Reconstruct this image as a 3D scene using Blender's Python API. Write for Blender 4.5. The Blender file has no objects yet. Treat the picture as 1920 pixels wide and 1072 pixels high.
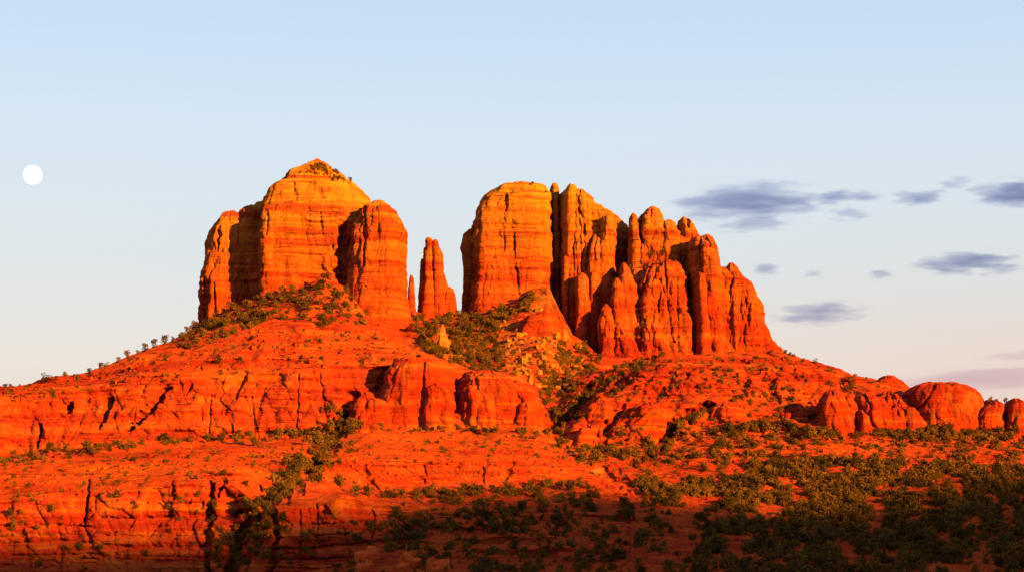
import bpy, math, random
import numpy as np
from mathutils import Vector
C = bpy.context.scene.collection
SC = bpy.context.scene
R = math.radians

# ------------------------------------------------------------------ camera
K = 0.00025          # metres per photo pixel per metre of distance (photo 1920 wide)
HZ = 1150.0          # photo row of the horizon (below the frame)
cam = bpy.data.objects.new("camera", bpy.data.cameras.new("camera"))
C.objects.link(cam)
cam.location = (0, 0, 0)
cam.rotation_euler = (R(90), 0, 0)
cam.data.sensor_width = 36
cam.data.lens = 36 / (1920 * K)
cam.data.shift_y = (HZ - 536) / 1920
cam.data.clip_start = 1
cam.data.clip_end = 150000
SC.camera = cam

# ------------------------------------------------------------------ light
SUN_AZ, SUN_EL = R(40), R(10.0)      # sun behind the camera, to its right
s_dir = np.array([math.sin(SUN_AZ) * math.cos(SUN_EL), -math.cos(SUN_AZ) * math.cos(SUN_EL), math.sin(SUN_EL)])
sl = bpy.data.lights.new("sun", "SUN")
sl.energy = 5.0
sl.angle = R(0.55)
sl.color = (1.0, 0.50, 0.02)
sun = bpy.data.objects.new("sun", sl)
C.objects.link(sun)
sun.rotation_euler = Vector(s_dir).to_track_quat('Z', 'Y').to_euler()
SC.view_settings.view_transform = 'Standard'
SC.view_settings.look = 'None'
SC.view_settings.gamma = 1
SC.view_settings.use_curve_mapping = False
SC.view_settings.exposure = 2.0
SC.cycles.max_bounces = 4
SC.cycles.diffuse_bounces = 2
SC.cycles.volume_step_rate = 0.6

w = bpy.data.worlds.new("World")
SC.world = w
w.use_nodes = True
nt = w.node_tree
bg = nt.nodes["Background"]
sky = nt.nodes.new("ShaderNodeTexSky")
sky.sky_type = 'NISHITA'
sky.sun_disc = False
sky.sun_elevation = SUN_EL
sky.sun_rotation = math.pi - SUN_AZ
tc = nt.nodes.new("ShaderNodeTexCoord")
sx = nt.nodes.new("ShaderNodeSeparateXYZ")
nt.links.new(tc.outputs["Generated"], sx.inputs[0])
rp = nt.nodes.new("ShaderNodeValToRGB")
nt.links.new(sx.outputs["Z"], rp.inputs[0])
rp.color_ramp.interpolation = 'LINEAR'
def lin(c):
    return tuple((v / 12.92 if v <= 0.04045 else ((v + 0.055) / 1.055) ** 2.4) for v in [q / 255 for q in c]) + (1,)
els = rp.color_ramp.elements
els[0].position = 0.0
els[1].position = 1.0
for pos, col in ((0.09, (229, 205, 196)), (0.117, (230, 217, 208)), (0.160, (219, 222, 223)), (0.218, (213, 225, 237)), (0.272, (196, 219, 240)), (0.6, (182, 200, 232))):
    e = els.new(pos); e.color = lin(col)
els[0].color = lin((235, 208, 190))
els[-1].color = lin((160, 182, 225))
mx = nt.nodes.new("ShaderNodeMix"); mx.data_type = 'RGBA'
mx.inputs[0].default_value = 0.94
nt.links.new(sky.outputs[0], mx.inputs[6])
def wr(sock, a, b):
    m = nt.nodes.new("ShaderNodeMapRange"); m.interpolation_type = 'SMOOTHSTEP'
    m.inputs[1].default_value = a; m.inputs[2].default_value = b
    nt.links.new(sock, m.inputs[0]); return m.outputs[0]
pk = nt.nodes.new("ShaderNodeMath"); pk.operation = 'MULTIPLY'
nt.links.new(wr(sx.outputs["X"], -0.02, 0.22), pk.inputs[0]); nt.links.new(wr(sx.outputs["Z"], 0.175, 0.115), pk.inputs[1])
pm = nt.nodes.new("ShaderNodeMix"); pm.data_type = 'RGBA'; pm.blend_type = 'MULTIPLY'
nt.links.new(pk.outputs[0], pm.inputs[0]); nt.links.new(rp.outputs[0], pm.inputs[6]); pm.inputs[7].default_value = (1.01, 0.93, 0.91, 1)
sc_ = nt.nodes.new("ShaderNodeVectorMath"); sc_.operation = 'SCALE'
sc_.inputs["Scale"].default_value = 2.5     # sky strength 0.1 x 2.5 x exposure 4 = 1
nt.links.new(pm.outputs[2], sc_.inputs[0])
nt.links.new(sc_.outputs[0], mx.inputs[7])
nt.links.new(mx.outputs[2], bg.inputs[0])
bg.inputs[1].default_value = 0.10

# ------------------------------------------------------------------ numpy noise
_rt = np.random.RandomState(7).rand(65536).astype(np.float32) * 2 - 1
def _h(i, j, k):
    return _rt[((i * 73856093) ^ (j * 19349663) ^ (k * 83492791)) & 65535]
def vn(x, y, z):
    shp = np.broadcast(x, y, z).shape
    x = np.broadcast_to(x, shp).ravel(); y = np.broadcast_to(y, shp).ravel(); z = np.broadcast_to(z, shp).ravel()
    out = np.empty(x.size, np.float32)
    for a in range(0, x.size, 400000):
        X, Y, Z = x[a:a + 400000], y[a:a + 400000], z[a:a + 400000]
        i = np.floor(X).astype(np.int64); j = np.floor(Y).astype(np.int64); k = np.floor(Z).astype(np.int64)
        u = (X - i).astype(np.float32); v = (Y - j).astype(np.float32); t = (Z - k).astype(np.float32)
        u = u * u * u * (u * (u * 6 - 15) + 10); v = v * v * v * (v * (v * 6 - 15) + 10); t = t * t * t * (t * (t * 6 - 15) + 10)
        r = 0
        for di in (0, 1):
            for dj in (0, 1):
                for dk in (0, 1):
                    r = r + _h(i + di, j + dj, k + dk) * (u if di else 1 - u) * (v if dj else 1 - v) * (t if dk else 1 - t)
        out[a:a + 400000] = r
    return out.reshape(shp)
def fbm(x, y, z, o=3, g=0.5):
    s = 0; a = 1; f = 1; t = 0
    for q in range(o):
        s = s + a * vn(x * f + 17.3 * q, y * f + 5.1 * q, z * f + 9.7 * q); t += a; a *= g; f *= 2.03
    return s / t
def ridged(x, y, z, p=6):                     # 1 in thin creases, 0 elsewhere
    return np.clip(1 - np.abs(vn(x, y, z)) * 1.6, 0, 1) ** p
def strata(x, y, z):                          # hard and soft beds: out and in, -1..1
    zz = z + 2.5 * fbm(x / 160, y / 160, z / 400, 2)
    a = np.tanh(3.0 * vn(zz * 0 + 3.3, zz * 0 + 1.7, zz / 6.5))
    b = np.tanh(3.0 * vn(zz * 0 + 8.3, x / 90, zz / 2.6))
    c = np.tanh(2.0 * vn(x / 40, y / 40, zz / 1.3))
    return 0.5 * a + 0.32 * b + 0.18 * c
def joints(u, v, seed=0):                     # angular joint blocks: a random level per block, and the distance to the joint
    shp = u.shape; u = u.ravel(); v = v.ravel(); lev = np.empty(u.size, np.float32); gap = np.empty(u.size, np.float32)
    for a in range(0, u.size, 400000):
        U, W = u[a:a + 400000], v[a:a + 400000]
        i = np.floor(U).astype(np.int64); j = np.floor(W).astype(np.int64)
        f1 = np.full(U.shape, 9.0); f2 = np.full(U.shape, 9.0); r = np.zeros(U.shape)
        for di in (-1, 0, 1):
            for dj in (-1, 0, 1):
                I, J = i + di, j + dj
                d = np.maximum(np.abs(I + 0.5 + 0.42 * _h(I, J, seed * 0 + 11 + seed) - U), np.abs(J + 0.5 + 0.42 * _h(I, J, 29 + seed) - W))
                m = d < f1
                f2 = np.where(m, f1, np.minimum(f2, d)); r = np.where(m, _h(I, J, 53 + seed), r); f1 = np.where(m, d, f1)
        lev[a:a + 400000] = r; gap[a:a + 400000] = f2 - f1
    return lev.reshape(shp), gap.reshape(shp)
def smooth(t):
    t = np.clip(t, 0, 1); return t * t * (3 - 2 * t)

def P(px, py, d):
    return np.array([(px - 960) * K * d, d, (HZ - py) * K * d])
def proj(V):
    d = np.maximum(V[..., 1], 1.0)
    return V[..., 0] / (K * d) + 960, HZ - V[..., 2] / (K * d)

def seg_dist(px, py, line, wy=1.0):           # distance to a polyline and the parameter along it
    best = np.full(px.shape, 1e9); along = np.zeros(px.shape)
    n = len(line) - 1
    for q in range(n):
        ax, ay = line[q][:2]; bx, by = line[q + 1][:2]
        dx, dy = bx - ax, by - ay
        t = np.clip(((px - ax) * dx + (py - ay) * dy) / (dx * dx + dy * dy + 1e-9), 0, 1)
        dd = np.hypot(px - ax - t * dx, (py - ay - t * dy) * wy)
        m = dd < best
        best = np.where(m, dd, best); along = np.where(m, (q + t) / n, along)
    return best, along
def carve(V, front, cuts):                    # cracks and gullies worn back into the rock
    px, py = proj(V)
    wob = 4.0 * vn(px / 16, py / 16, px * 0) + 2.2 * vn(px / 6, py / 6, px * 0 + 4)
    wv = 1 + 0.7 * vn(px / 9, py / 11, px * 0 + 8)
    for line, width, depth in cuts:
        xs = [p[0] for p in line]; ys = [p[1] for p in line]
        m = (px > min(xs) - width * 2 - 8) & (px < max(xs) + width * 2 + 8) & (py > min(ys) - width * 2 - 8) & (py < max(ys) + width * 2 + 8) & front
        if not m.any(): continue
        d, t = seg_dist(px[m] + wob[m] * min(1, width / 8), py[m], line)
        wd = width * (0.35 + 0.65 * np.sin(np.pi * np.clip(t * 0.86 + 0.10, 0, 1)))
        V[m, 1] += depth * np.clip(1.3 - d / (wd * wv[m]), 0, 1) ** 0.8
    return V

# ------------------------------------------------------------------ mesh helper
def link_mesh(name, verts, faces, mat, parent=None, smooth_shade=True, attrs=None):
    me = bpy.data.meshes.new(name)
    faces = np.asarray(faces, np.int32)
    nf, k = faces.shape
    me.vertices.add(len(verts)); me.vertices.foreach_set("co", np.asarray(verts, np.float32).ravel())
    me.loops.add(nf * k); me.loops.foreach_set("vertex_index", faces.ravel())
    me.polygons.add(nf); me.polygons.foreach_set("loop_start", np.arange(0, nf * k, k, dtype=np.int32))
    me.update(calc_edges=True)
    me.polygons.foreach_set("use_smooth", np.full(nf, smooth_shade))
    for an, av in (attrs or {}).items():
        at = me.attributes.new(an, 'FLOAT', 'POINT'); at.data.foreach_set("value", np.asarray(av, np.float32))
    me.materials.append(mat)
    o = bpy.data.objects.new(name, me); C.objects.link(o)
    if parent is not None: o.parent = parent
    return o
def tag(o, label=None, cat=None, group=None, kind=None):
    if label: o["label"] = label
    if cat: o["category"] = cat
    if group: o["group"] = group
    if kind: o["kind"] = kind
    return o
def empty(name, loc, label, cat, group=None):
    o = bpy.data.objects.new(name, None); C.objects.link(o); o.location = loc
    o.empty_display_size = 5
    return tag(o, label, cat, group)
def grid_faces(nr, nc, wrap=False):
    i = np.arange(nr - 1)[:, None]; j = np.arange(nc if wrap else nc - 1)[None, :]
    j2 = (j + 1) % nc
    return np.stack([i * nc + j, i * nc + j2, (i + 1) * nc + j2, (i + 1) * nc + j], -1).reshape(-1, 4)

# ------------------------------------------------------------------ materials
class NT:
    def __init__(s, name):
        s.m = bpy.data.materials.new(name); s.m.use_nodes = True
        s.t = s.m.node_tree; s.t.nodes.clear()
        s.out = s.n("ShaderNodeOutputMaterial")
    def n(s, typ, **kw):
        o = s.t.nodes.new(typ)
        for k, v in kw.items(): setattr(o, k, v)
        return o
    def l(s, a, b): s.t.links.new(a, b)
    def math(s, op, a, b=None, clamp=False):
        o = s.n("ShaderNodeMath", operation=op, use_clamp=clamp)
        for q, v in enumerate((a, b)):
            if v is None: continue
            if isinstance(v, (int, float)): o.inputs[q].default_value = v
            else: s.l(v, o.inputs[q])
        return o.outputs[0]
    def noise(s, vec, scale, detail=3, rough=0.55, mul=(1, 1, 1), off=(0, 0, 0)):
        mp = s.n("ShaderNodeMapping"); mp.inputs["Scale"].default_value = mul; mp.inputs["Location"].default_value = off
        s.l(vec, mp.inputs[0])
        o = s.n("ShaderNodeTexNoise"); o.inputs["Scale"].default_value = scale
        o.inputs["Detail"].default_value = detail; o.inputs["Roughness"].default_value = rough
        s.l(mp.outputs[0], o.inputs["Vector"]); return o.outputs[0]
    def rng(s, v, a, b, c=0, d=1, st=True):
        o = s.n("ShaderNodeMapRange"); o.interpolation_type = 'SMOOTHSTEP' if st else 'LINEAR'
        s.l(v, o.inputs[0])
        for q, x in zip((1, 2, 3, 4), (a, b, c, d)): o.inputs[q].default_value = x
        return o.outputs[0]
    def mix(s, f, a, b, mode='MIX'):
        o = s.n("ShaderNodeMix", data_type='RGBA', blend_type=mode)
        for q, v in ((0, f), (6, a), (7, b)):
            if isinstance(v, (int, float)): o.inputs[q].default_value = v
            elif isinstance(v, tuple): o.inputs[q].default_value = v + (1,) if len(v) == 3 else v
            else: s.l(v, o.inputs[q])
        return o.outputs[2]

def rock_material(name, z_tone=True, terrain=False, shift=0.0):
    g = NT(name)
    geo = g.n("ShaderNodeNewGeometry")
    pos = geo.outputs["Position"]
    sp = g.n("ShaderNodeSeparateXYZ"); g.l(pos, sp.inputs[0])
    warp = g.noise(pos, 0.012, 2)
    zz = g.math('ADD', sp.outputs["Z"], g.math('MULTIPLY', warp, 26.0))
    # rock colour by height: deep red below, orange above, yellow sandstone on the caps
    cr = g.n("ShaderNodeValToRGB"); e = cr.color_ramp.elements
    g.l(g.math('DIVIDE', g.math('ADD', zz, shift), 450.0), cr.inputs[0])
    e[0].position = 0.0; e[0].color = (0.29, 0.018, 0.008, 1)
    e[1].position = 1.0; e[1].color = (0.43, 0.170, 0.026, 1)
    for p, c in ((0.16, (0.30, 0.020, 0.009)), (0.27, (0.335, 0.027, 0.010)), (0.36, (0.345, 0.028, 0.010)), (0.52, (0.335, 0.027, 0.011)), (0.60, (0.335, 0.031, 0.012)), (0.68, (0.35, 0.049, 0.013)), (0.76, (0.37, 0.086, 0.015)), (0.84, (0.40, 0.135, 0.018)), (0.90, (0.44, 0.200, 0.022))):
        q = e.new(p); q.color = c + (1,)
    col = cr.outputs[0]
    # beds: thin darker and paler layers, then dark seams with ledge shade painted in
    b1 = g.noise(pos, 1.0, 3, 0.6, (0.006, 0.006, 0.11))
    b2 = g.noise(pos, 1.0, 2, 0.6, (0.012, 0.012, 0.42), (4, 2, 9))
    col = g.mix(g.rng(b1, 0.50, 0.62, 0, 0.65), col, (0.40, 0.092, 0.016))
    col = g.mix(g.rng(b1, 0.48, 0.37, 0, 0.75), col, (0.235, 0.013, 0.009))
    col = g.mix(g.rng(b2, 0.56, 0.70, 0, 0.45), col, (0.13, 0.013, 0.012))
    col = g.mix(g.rng(b2, 0.42, 0.30, 0, 0.40), col, (0.36, 0.10, 0.018))
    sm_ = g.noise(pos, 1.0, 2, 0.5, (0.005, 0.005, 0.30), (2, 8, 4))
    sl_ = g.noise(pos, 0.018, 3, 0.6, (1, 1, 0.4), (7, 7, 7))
    seam_shade = g.math('MULTIPLY', g.rng(g.math('ABSOLUTE', g.math('SUBTRACT', sm_, 0.5)), 0.022, 0.006), g.rng(sl_, 0.42, 0.56))  # dark bed seams, painted in place of the shadow lines under ledges
    col = g.mix(g.math('MULTIPLY', seam_shade, 0.8), col, (0.11, 0.009, 0.006))
    pt = g.noise(pos, 1.0, 4, 0.65, (0.05, 0.05, 0.035), (5, 5, 1))
    col = g.mix(g.rng(pt, 0.54, 0.68, 0, 0.55), col, (0.38, 0.105, 0.018))
    col = g.mix(g.rng(pt, 0.46, 0.34, 0, 0.55), col, (0.25, 0.018, 0.010))
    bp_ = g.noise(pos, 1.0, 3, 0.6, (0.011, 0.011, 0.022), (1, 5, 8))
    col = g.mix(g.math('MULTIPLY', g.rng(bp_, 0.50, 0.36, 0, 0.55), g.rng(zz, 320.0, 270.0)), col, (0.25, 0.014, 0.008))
    # dark water streaks running down the faces
    st = g.noise(pos, 1.0, 4, 0.6, (0.15, 0.15, 0.011), (1, 7, 3))
    st2 = g.noise(pos, 0.02, 2)
    sm = g.math('MULTIPLY', g.rng(st, 0.54, 0.70), g.rng(st2, 0.42, 0.62))
    col = g.mix(g.math('MULTIPLY', sm, 0.75), col, (0.10, 0.013, 0.015))
    # grain
    gr = g.noise(pos, 0.45, 5, 0.65)
    col = g.mix(g.rng(gr, 0.32, 0.48, 0.65, 0.0), col, (0.12, 0.014, 0.008))
    col = g.mix(g.rng(gr, 0.54, 0.70, 0.0, 0.55), col, (0.37, 0.10, 0.018))
    if terrain:
        so = g.n("ShaderNodeAttribute", attribute_name="soil")
        pa = g.n("ShaderNodeAttribute", attribute_name="pale")
        sn = g.noise(pos, 0.16, 5, 0.7, (1, 1, 1), (3, 3, 3))
        soil = g.mix(g.rng(sn, 0.36, 0.62), (0.32, 0.027, 0.010), (0.39, 0.062, 0.011))
        sn2 = g.noise(pos, 0.9, 3, 0.7)
        soil = g.mix(g.rng(sn2, 0.58, 0.68, 0, 0.7), soil, (0.15, 0.034, 0.012))
        col = g.mix(g.math('MULTIPLY', so.outputs["Fac"], g.rng(sn, 0.30, 0.5, 0.55, 1.0)), col, soil)
        col = g.mix(g.rng(b1, 0.47, 0.38, 0, 0.45), col, (0.20, 0.012, 0.008))
        col = g.mix(g.math('MULTIPLY', seam_shade, 0.6), col, (0.10, 0.009, 0.006))  # painted ledge shade carried over the soil too
        pn = g.noise(pos, 0.10, 4, 0.65)
        pale = g.mix(g.rng(pn, 0.38, 0.62), (0.29, 0.060, 0.014), (0.36, 0.135, 0.026))
        col = g.mix(g.math('MULTIPLY', pa.outputs["Fac"], g.rng(pn, 0.40, 0.62, 0.1, 0.85)), col, pale)
    bs = g.n("ShaderNodeBsdfDiffuse"); bs.inputs["Roughness"].default_value = 0.6
    g.l(col, bs.inputs[0])
    h1 = g.noise(pos, 1.0, 4, 0.6, (0.10, 0.10, 0.75), (9, 1, 2))
    h2 = g.noise(pos, 0.55, 5, 0.7)
    hh = g.math('ADD', g.math('MULTIPLY', h1, 1.5), g.math('MULTIPLY', h2, 1.3))
    bp = g.n("ShaderNodeBump"); bp.inputs["Strength"].default_value = 1.0; bp.inputs["Distance"].default_value = 1.6
    g.l(hh, bp.inputs["Height"]); g.l(bp.outputs[0], bs.inputs["Normal"])
    g.l(bs.outputs[0], g.out.inputs[0])
    return g.m
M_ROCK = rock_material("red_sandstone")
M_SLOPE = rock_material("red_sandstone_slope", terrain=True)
def plain_rock(name, c1, c2):
    g = NT(name); geo = g.n("ShaderNodeNewGeometry"); pos = geo.outputs["Position"]
    n1 = g.noise(pos, 0.25, 5, 0.65); n2 = g.noise(pos, 1.0, 3, 0.6, (0.05, 0.05, 0.5))
    col = g.mix(g.rng(n1, 0.35, 0.65), c1, c2)
    col = g.mix(g.rng(n2, 0.55, 0.68, 0, 0.5), col, tuple(v * 0.5 for v in c1))
    bs = g.n("ShaderNodeBsdfDiffuse"); bs.inputs["Roughness"].default_value = 0.6; g.l(col, bs.inputs[0])
    bp = g.n("ShaderNodeBump"); bp.inputs["Distance"].default_value = 1.2; g.l(n1, bp.inputs["Height"]); g.l(bp.outputs[0], bs.inputs["Normal"])
    g.l(bs.outputs[0], g.out.inputs[0]); return g.m
M_PALE = plain_rock("tan_sandstone", (0.25, 0.07, 0.014), (0.33, 0.13, 0.028))
M_BOULDER = plain_rock("fallen_rock", (0.36, 0.045, 0.012), (0.48, 0.085, 0.018))
M_GROUND = plain_rock("desert_ground", (0.16, 0.05, 0.02), (0.10, 0.07, 0.03))
M_HILL = plain_rock("hill_scrub", (0.14, 0.05, 0.02), (0.06, 0.06, 0.02))
def leaf_material(name, c1, c2, sc=0.07):
    g = NT(name); geo = g.n("ShaderNodeNewGeometry"); pos = geo.outputs["Position"]
    n1 = g.noise(pos, sc, 3, 0.6)
    col = g.mix(g.rng(n1, 0.38, 0.62), c1, c2)
    bs = g.n("ShaderNodeBsdfDiffuse"); g.l(col, bs.inputs[0]); g.l(bs.outputs[0], g.out.inputs[0]); return g.m
M_LEAF = leaf_material("juniper_leaves", (0.034, 0.020, 0.008), (0.118, 0.054, 0.009))
M_SCRUB = leaf_material("scrub_leaves", (0.070, 0.032, 0.010), (0.135, 0.057, 0.010))
M_GRASS = leaf_material("dry_grass", (0.17, 0.050, 0.010), (0.26, 0.095, 0.014))
M_BARK = leaf_material("bark", (0.05, 0.03, 0.02), (0.08, 0.05, 0.03))

# ------------------------------------------------------------------ ground
gv = np.array([(-60000, -60000, -6), (60000, -60000, -6), (60000, 60000, -6), (-60000, 60000, -6)], float)
tag(link_mesh("ground", gv, [(0, 1, 2, 3)], M_GROUND), kind="structure")

# ------------------------------------------------------------------ hillside
# contour lines of the hillside, near to far: (photo column: photo row) and (column: distance)
LINES = [
 ({0: 1168}, {0: 950}, 0),
 ({0: 1108}, {0: 1190}, 60),
 ({-300: 1086, 0: 1086, 330: 1086, 440: 1084, 490: 1076, 560: 1076, 640: 1064, 720: 1034, 800: 1012, 900: 1002, 1060: 1000, 1200: 1000, 1920: 990, 2220: 990},
  {-300: 1305, 0: 1305, 440: 1295, 500: 1270, 640: 1275, 800: 1320, 1920: 1340}, 70),
 ({-300: 938, 0: 935, 160: 925, 330: 903, 440: 903, 470: 930, 490: 962, 560: 945, 640: 936, 720: 950, 800: 958, 900: 962, 1060: 962, 1200: 958, 1920: 948, 2220: 945},
  {-300: 1352, 0: 1352, 440: 1340, 470: 1320, 500: 1295, 640: 1305, 800: 1390, 1920: 1410}, 110),
 ({-300: 905, 0: 896, 330: 872, 440: 866, 560: 884, 620: 908, 720: 912, 800: 912, 900: 906, 1000: 915, 1060: 912, 1130: 915, 1200: 918, 1440: 915, 1920: 898, 2220: 890},
  {-300: 1450, 0: 1450, 500: 1440, 620: 1440, 800: 1455, 1130: 1460, 1920: 1480}, 70),
 ({-300: 880, 0: 874, 330: 850, 440: 845, 560: 848, 620: 868, 720: 862, 800: 868, 900: 864, 1000: 868, 1060: 876, 1130: 890, 1200: 885, 1440: 876, 1920: 858, 2220: 850},
  {-300: 1500, 0: 1500, 500: 1490, 620: 1462, 800: 1475, 1060: 1485, 1200: 1520, 1920: 1540}, 80),
 ({-300: 860, 0: 858, 80: 846, 160: 836, 300: 830, 480: 828, 560: 820, 640: 815, 700: 806, 1000: 808, 1050: 838, 1120: 842, 1200: 836, 1330: 818, 1440: 812, 1560: 808, 1700: 814, 1840: 812, 1920: 812, 2220: 812},
  {-300: 1610, 0: 1610, 640: 1605, 1000: 1605, 1060: 1600, 1920: 1620}, 60),
 ({-300: 750, 0: 750, 160: 735, 330: 710, 450: 704, 560: 694, 640: 694, 700: 690, 800: 692, 900: 708, 1000: 748, 1040: 786, 1080: 745, 1120: 728, 1200: 708, 1320: 705, 1440: 720, 1560: 738, 1700: 748, 1840: 784, 1920: 792, 2220: 800},
  {-300: 1655, 0: 1655, 640: 1655, 900: 1660, 1040: 1690, 1120: 1680, 1320: 1685, 1920: 1670}, 170),
 ({-300: 742, 0: 734, 160: 712, 260: 672, 330: 652, 370: 640, 450: 622, 560: 614, 640: 616, 700: 624, 770: 648, 800: 650, 850: 656, 900: 668, 960: 655, 1030: 645, 1060: 682, 1100: 694, 1200: 688, 1320: 682, 1440: 682, 1560: 702, 1700: 736, 1840: 774, 1920: 782, 2220: 795},
  {-300: 1720, 0: 1720, 330: 1790, 640: 1805, 900: 1800, 1030: 1800, 1200: 1770, 1440: 1770, 1600: 1740, 1920: 1700}, 110),
 ({-300: 736, 0: 723, 60: 717, 100: 704, 160: 697, 200: 681, 260: 656, 320: 637, 370: 607, 420: 582, 490: 554, 560: 542, 600: 517, 640: 532, 690: 591, 740: 614, 756: 612, 772: 580, 790: 582, 800: 590, 850: 588, 900: 586, 940: 572, 980: 552, 1030: 536, 1050: 580, 1075: 628, 1100: 642, 1120: 664, 1190: 672, 1300: 666, 1410: 656, 1463: 653, 1500: 668, 1550: 685, 1600: 704, 1650: 713, 1700: 723, 1760: 737, 1840: 762, 1920: 772, 2220: 790},
  {-300: 1760, 0: 1760, 200: 1800, 320: 1880, 370: 1935, 490: 1902, 600: 1893, 690: 1884, 740: 1888, 756: 1915, 772: 1948, 800: 1950, 850: 1955, 900: 1938, 1030: 1932, 1060: 1915, 1120: 1885, 1300: 1880, 1460: 1900, 1600: 1820, 1920: 1760}, 140),
]
def kern(a, w):
    k = np.hanning(2 * w + 3); k /= k.sum()
    return np.convolve(np.pad(a, w + 1, mode='edge'), k, mode='valid')
cols = np.concatenate([np.arange(-900, -60, 6.0), np.arange(-60, 1980, 1.7), np.arange(1980, 2800, 6.0)])
def along(dct, sm=4):
    ks = sorted(dct); return kern(np.interp(cols, ks, [dct[k] for k in ks]), sm)
prof = []
for py, dd, n in LINES:
    p = along(py); d = along(dd, 10)
    prof.append((np.stack([(cols - 960) * K * d, d, (HZ - p) * K * d], -1), n))
prof[0][0][:, 2] = -8
crest = prof[-1][0]
for dy, fz, n in ((60, 0.97, 12), (260, 0.70, 16), (700, 0.25, 14), (1300, -0.05, 10)):
    q = crest.copy(); q[:, 1] += dy; q[:, 0] *= (q[:, 1] / crest[:, 1]); q[:, 2] *= fz
    prof.append((q, n))
rows = [prof[0][0][None]]; rowline = [0.0]
for q in range(1, len(prof)):
    a, b, n = prof[q - 1][0], prof[q][0], prof[q][1]
    t = (np.arange(1, n + 1) / n)[:, None, None]
    rows.append(a[None] * (1 - t) + b[None] * t); rowline += list(q - 1 + np.arange(1, n + 1) / n)
T = np.concatenate(rows, 0).astype(np.float64)
rowline = np.array(rowline)
colpx = np.broadcast_to(cols[None], T.shape[:2])
# round the breaks of slope
for it in range(14):
    T[1:-1] = 0.25 * T[:-2] + 0.5 * T[1:-1] + 0.25 * T[2:]
NR, NC = T.shape[:2]
def normals(T):
    du = np.gradient(T, axis=1); dv = np.gradient(T, axis=0)
    n = np.cross(du, dv); n /= np.linalg.norm(n, axis=-1, keepdims=True) + 1e-9
    return n
Nn = normals(T)
steep = smooth((0.88 - Nn[..., 2]) / 0.30)           # 0 on benches, 1 on cliffs
x, y, z = T[..., 0].copy(), T[..., 1].copy(), T[..., 2].copy()
front = np.broadcast_to((rowline < 9.0)[:, None], steep.shape)
amp = np.where(front, 1.0, 0.4)
low = np.broadcast_to(((rowline > 1.8) & (rowline < 3.2))[:, None], steep.shape)     # the thick-bedded cliff at the foot
up = np.broadcast_to(smooth((rowline - 6.8) / 0.4)[:, None], steep.shape)
T[..., 1] -= amp * (0.3 + 0.7 * steep) * (11.0 * fbm(x / 80, y / 160, z / 240, 3))
T[..., 1] -= amp * (0.15 + 0.85 * steep) * (3.6 * fbm(x / 24, y / 60, z / 90, 3))
blk = np.tanh(4 * vn(x / 17 + 0.25 * vn(x / 20, z / 20, z * 0), y / 60, z / 34))
blk2 = np.tanh(4 * vn(x / 7.5, y / 40, z / 9))
T[..., 1] -= amp * steep * (1.9 * blk + 0.9 * blk2)
T[..., 1] += amp * steep * 4.0 * ridged(x / 34 + 0.4 * vn(x / 30, z / 30, z * 0), y / 200, z / 130, 9) * smooth(vn(x / 50, z / 50, z * 0) * 2 + .6)
patch = smooth(0.5 + 1.4 * fbm(x / 75, y / 75, z / 40 + 5, 3))
T[..., 1] -= amp * np.maximum(steep, 0.55 * patch * (0.35 + 0.65 * up)) * (2.7 + 1.5 * low + 2.2 * up) * strata(x, y, z) * (0.6 + 0.6 * vn(x / 45, y / 45, z / 30))
T[..., 1] -= amp * (1 - steep) * up * patch * 5.0 * np.tanh(3 * vn(x / 26, y / 40, z / 16))
spur = smooth((rowline - 5.7) / 0.3) * smooth((9.0 - rowline) / 1.2)
spur = spur[:, None] * (0.35 + 0.65 * smooth((colpx - 1030) / 60) * smooth((1700 - colpx) / 150))
sn_ = vn((x - 0.9 * z) / 30 + 0.5 * vn(x / 40, z / 40, z * 0), (x + z) / 150, z * 0 + 2.7)
T[..., 1] += front * spur * (9.0 * (1 - np.abs(sn_) * 2.2) * (np.abs(sn_) < 0.45) - 2.0)
sn2_ = vn((x - 0.7 * z) / 13 + 0.5 * vn(x / 18, z / 18, z * 0), (x + z) / 60, z * 0 + 6.7)
T[..., 1] += front * spur * 3.2 * np.clip(1 - np.abs(sn2_) * 2.4, 0, 1)
T[..., 1] -= front * spur * (2.2 * np.tanh(4 * vn(x / 14, y / 60, z / 8)) + 1.3 * np.tanh(4 * vn(x / 6, y / 40, z / 4)))
T[..., 2] += amp * (1 - steep) * (3.6 * fbm(x / 48, y / 60, z * 0, 4) + 1.1 * np.tanh(3 * vn(x / 11, y / 14, z * 0)) * patch)
T += Nn * (amp * 0.9 * fbm(x / 6, y / 7, z / 4, 3))[..., None]
run = np.clip(Nn[..., 2] / (np.hypot(Nn[..., 0], Nn[..., 1]) + 1e-3), 0.15, 3.2)
zone = np.interp(rowline, [0, 1.2, 1.9, 3.0, 3.4, 3.9, 4.9, 5.4, 6.0, 7.0, 8.2, 9.0, 9.2], [.5, .6, 1, 1, .55, 1, .9, .5, 1, .9, .85, .4, 0])[:, None]
zone = zone * np.where((colpx > 1180) & (rowline[:, None] < 5.9), 0.35, 1.0)
for h_, wt_ in ((8.5, 0.75), (3.4, 0.6)):
    zz = z / h_ + 0.55 * vn(z * 0 + h_, z * 0, z / (h_ * 1.3)) + 1.1 * fbm(x / 130, y / 130, z * 0 + h_, 3) * (6.0 / h_) + 0.10 * vn(x / 12, z / 6, z * 0)
    f = zz - np.floor(zz)
    lay = vn(x / 55, np.floor(zz) * 3.7, z * 0 + 1.5)          # each bed stands out in some stretches and fades in others
    T[..., 1] += h_ * run * (np.clip((f - 0.45) / 0.55, 0, 1) - f) * zone * wt_ * smooth(0.55 + lay * 1.2)
uu = x + 0.5 * y + 2.0 * vn(x / 18, z / 14, z * 0)
lv, gp = joints(uu / 15, z / 19)
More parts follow.
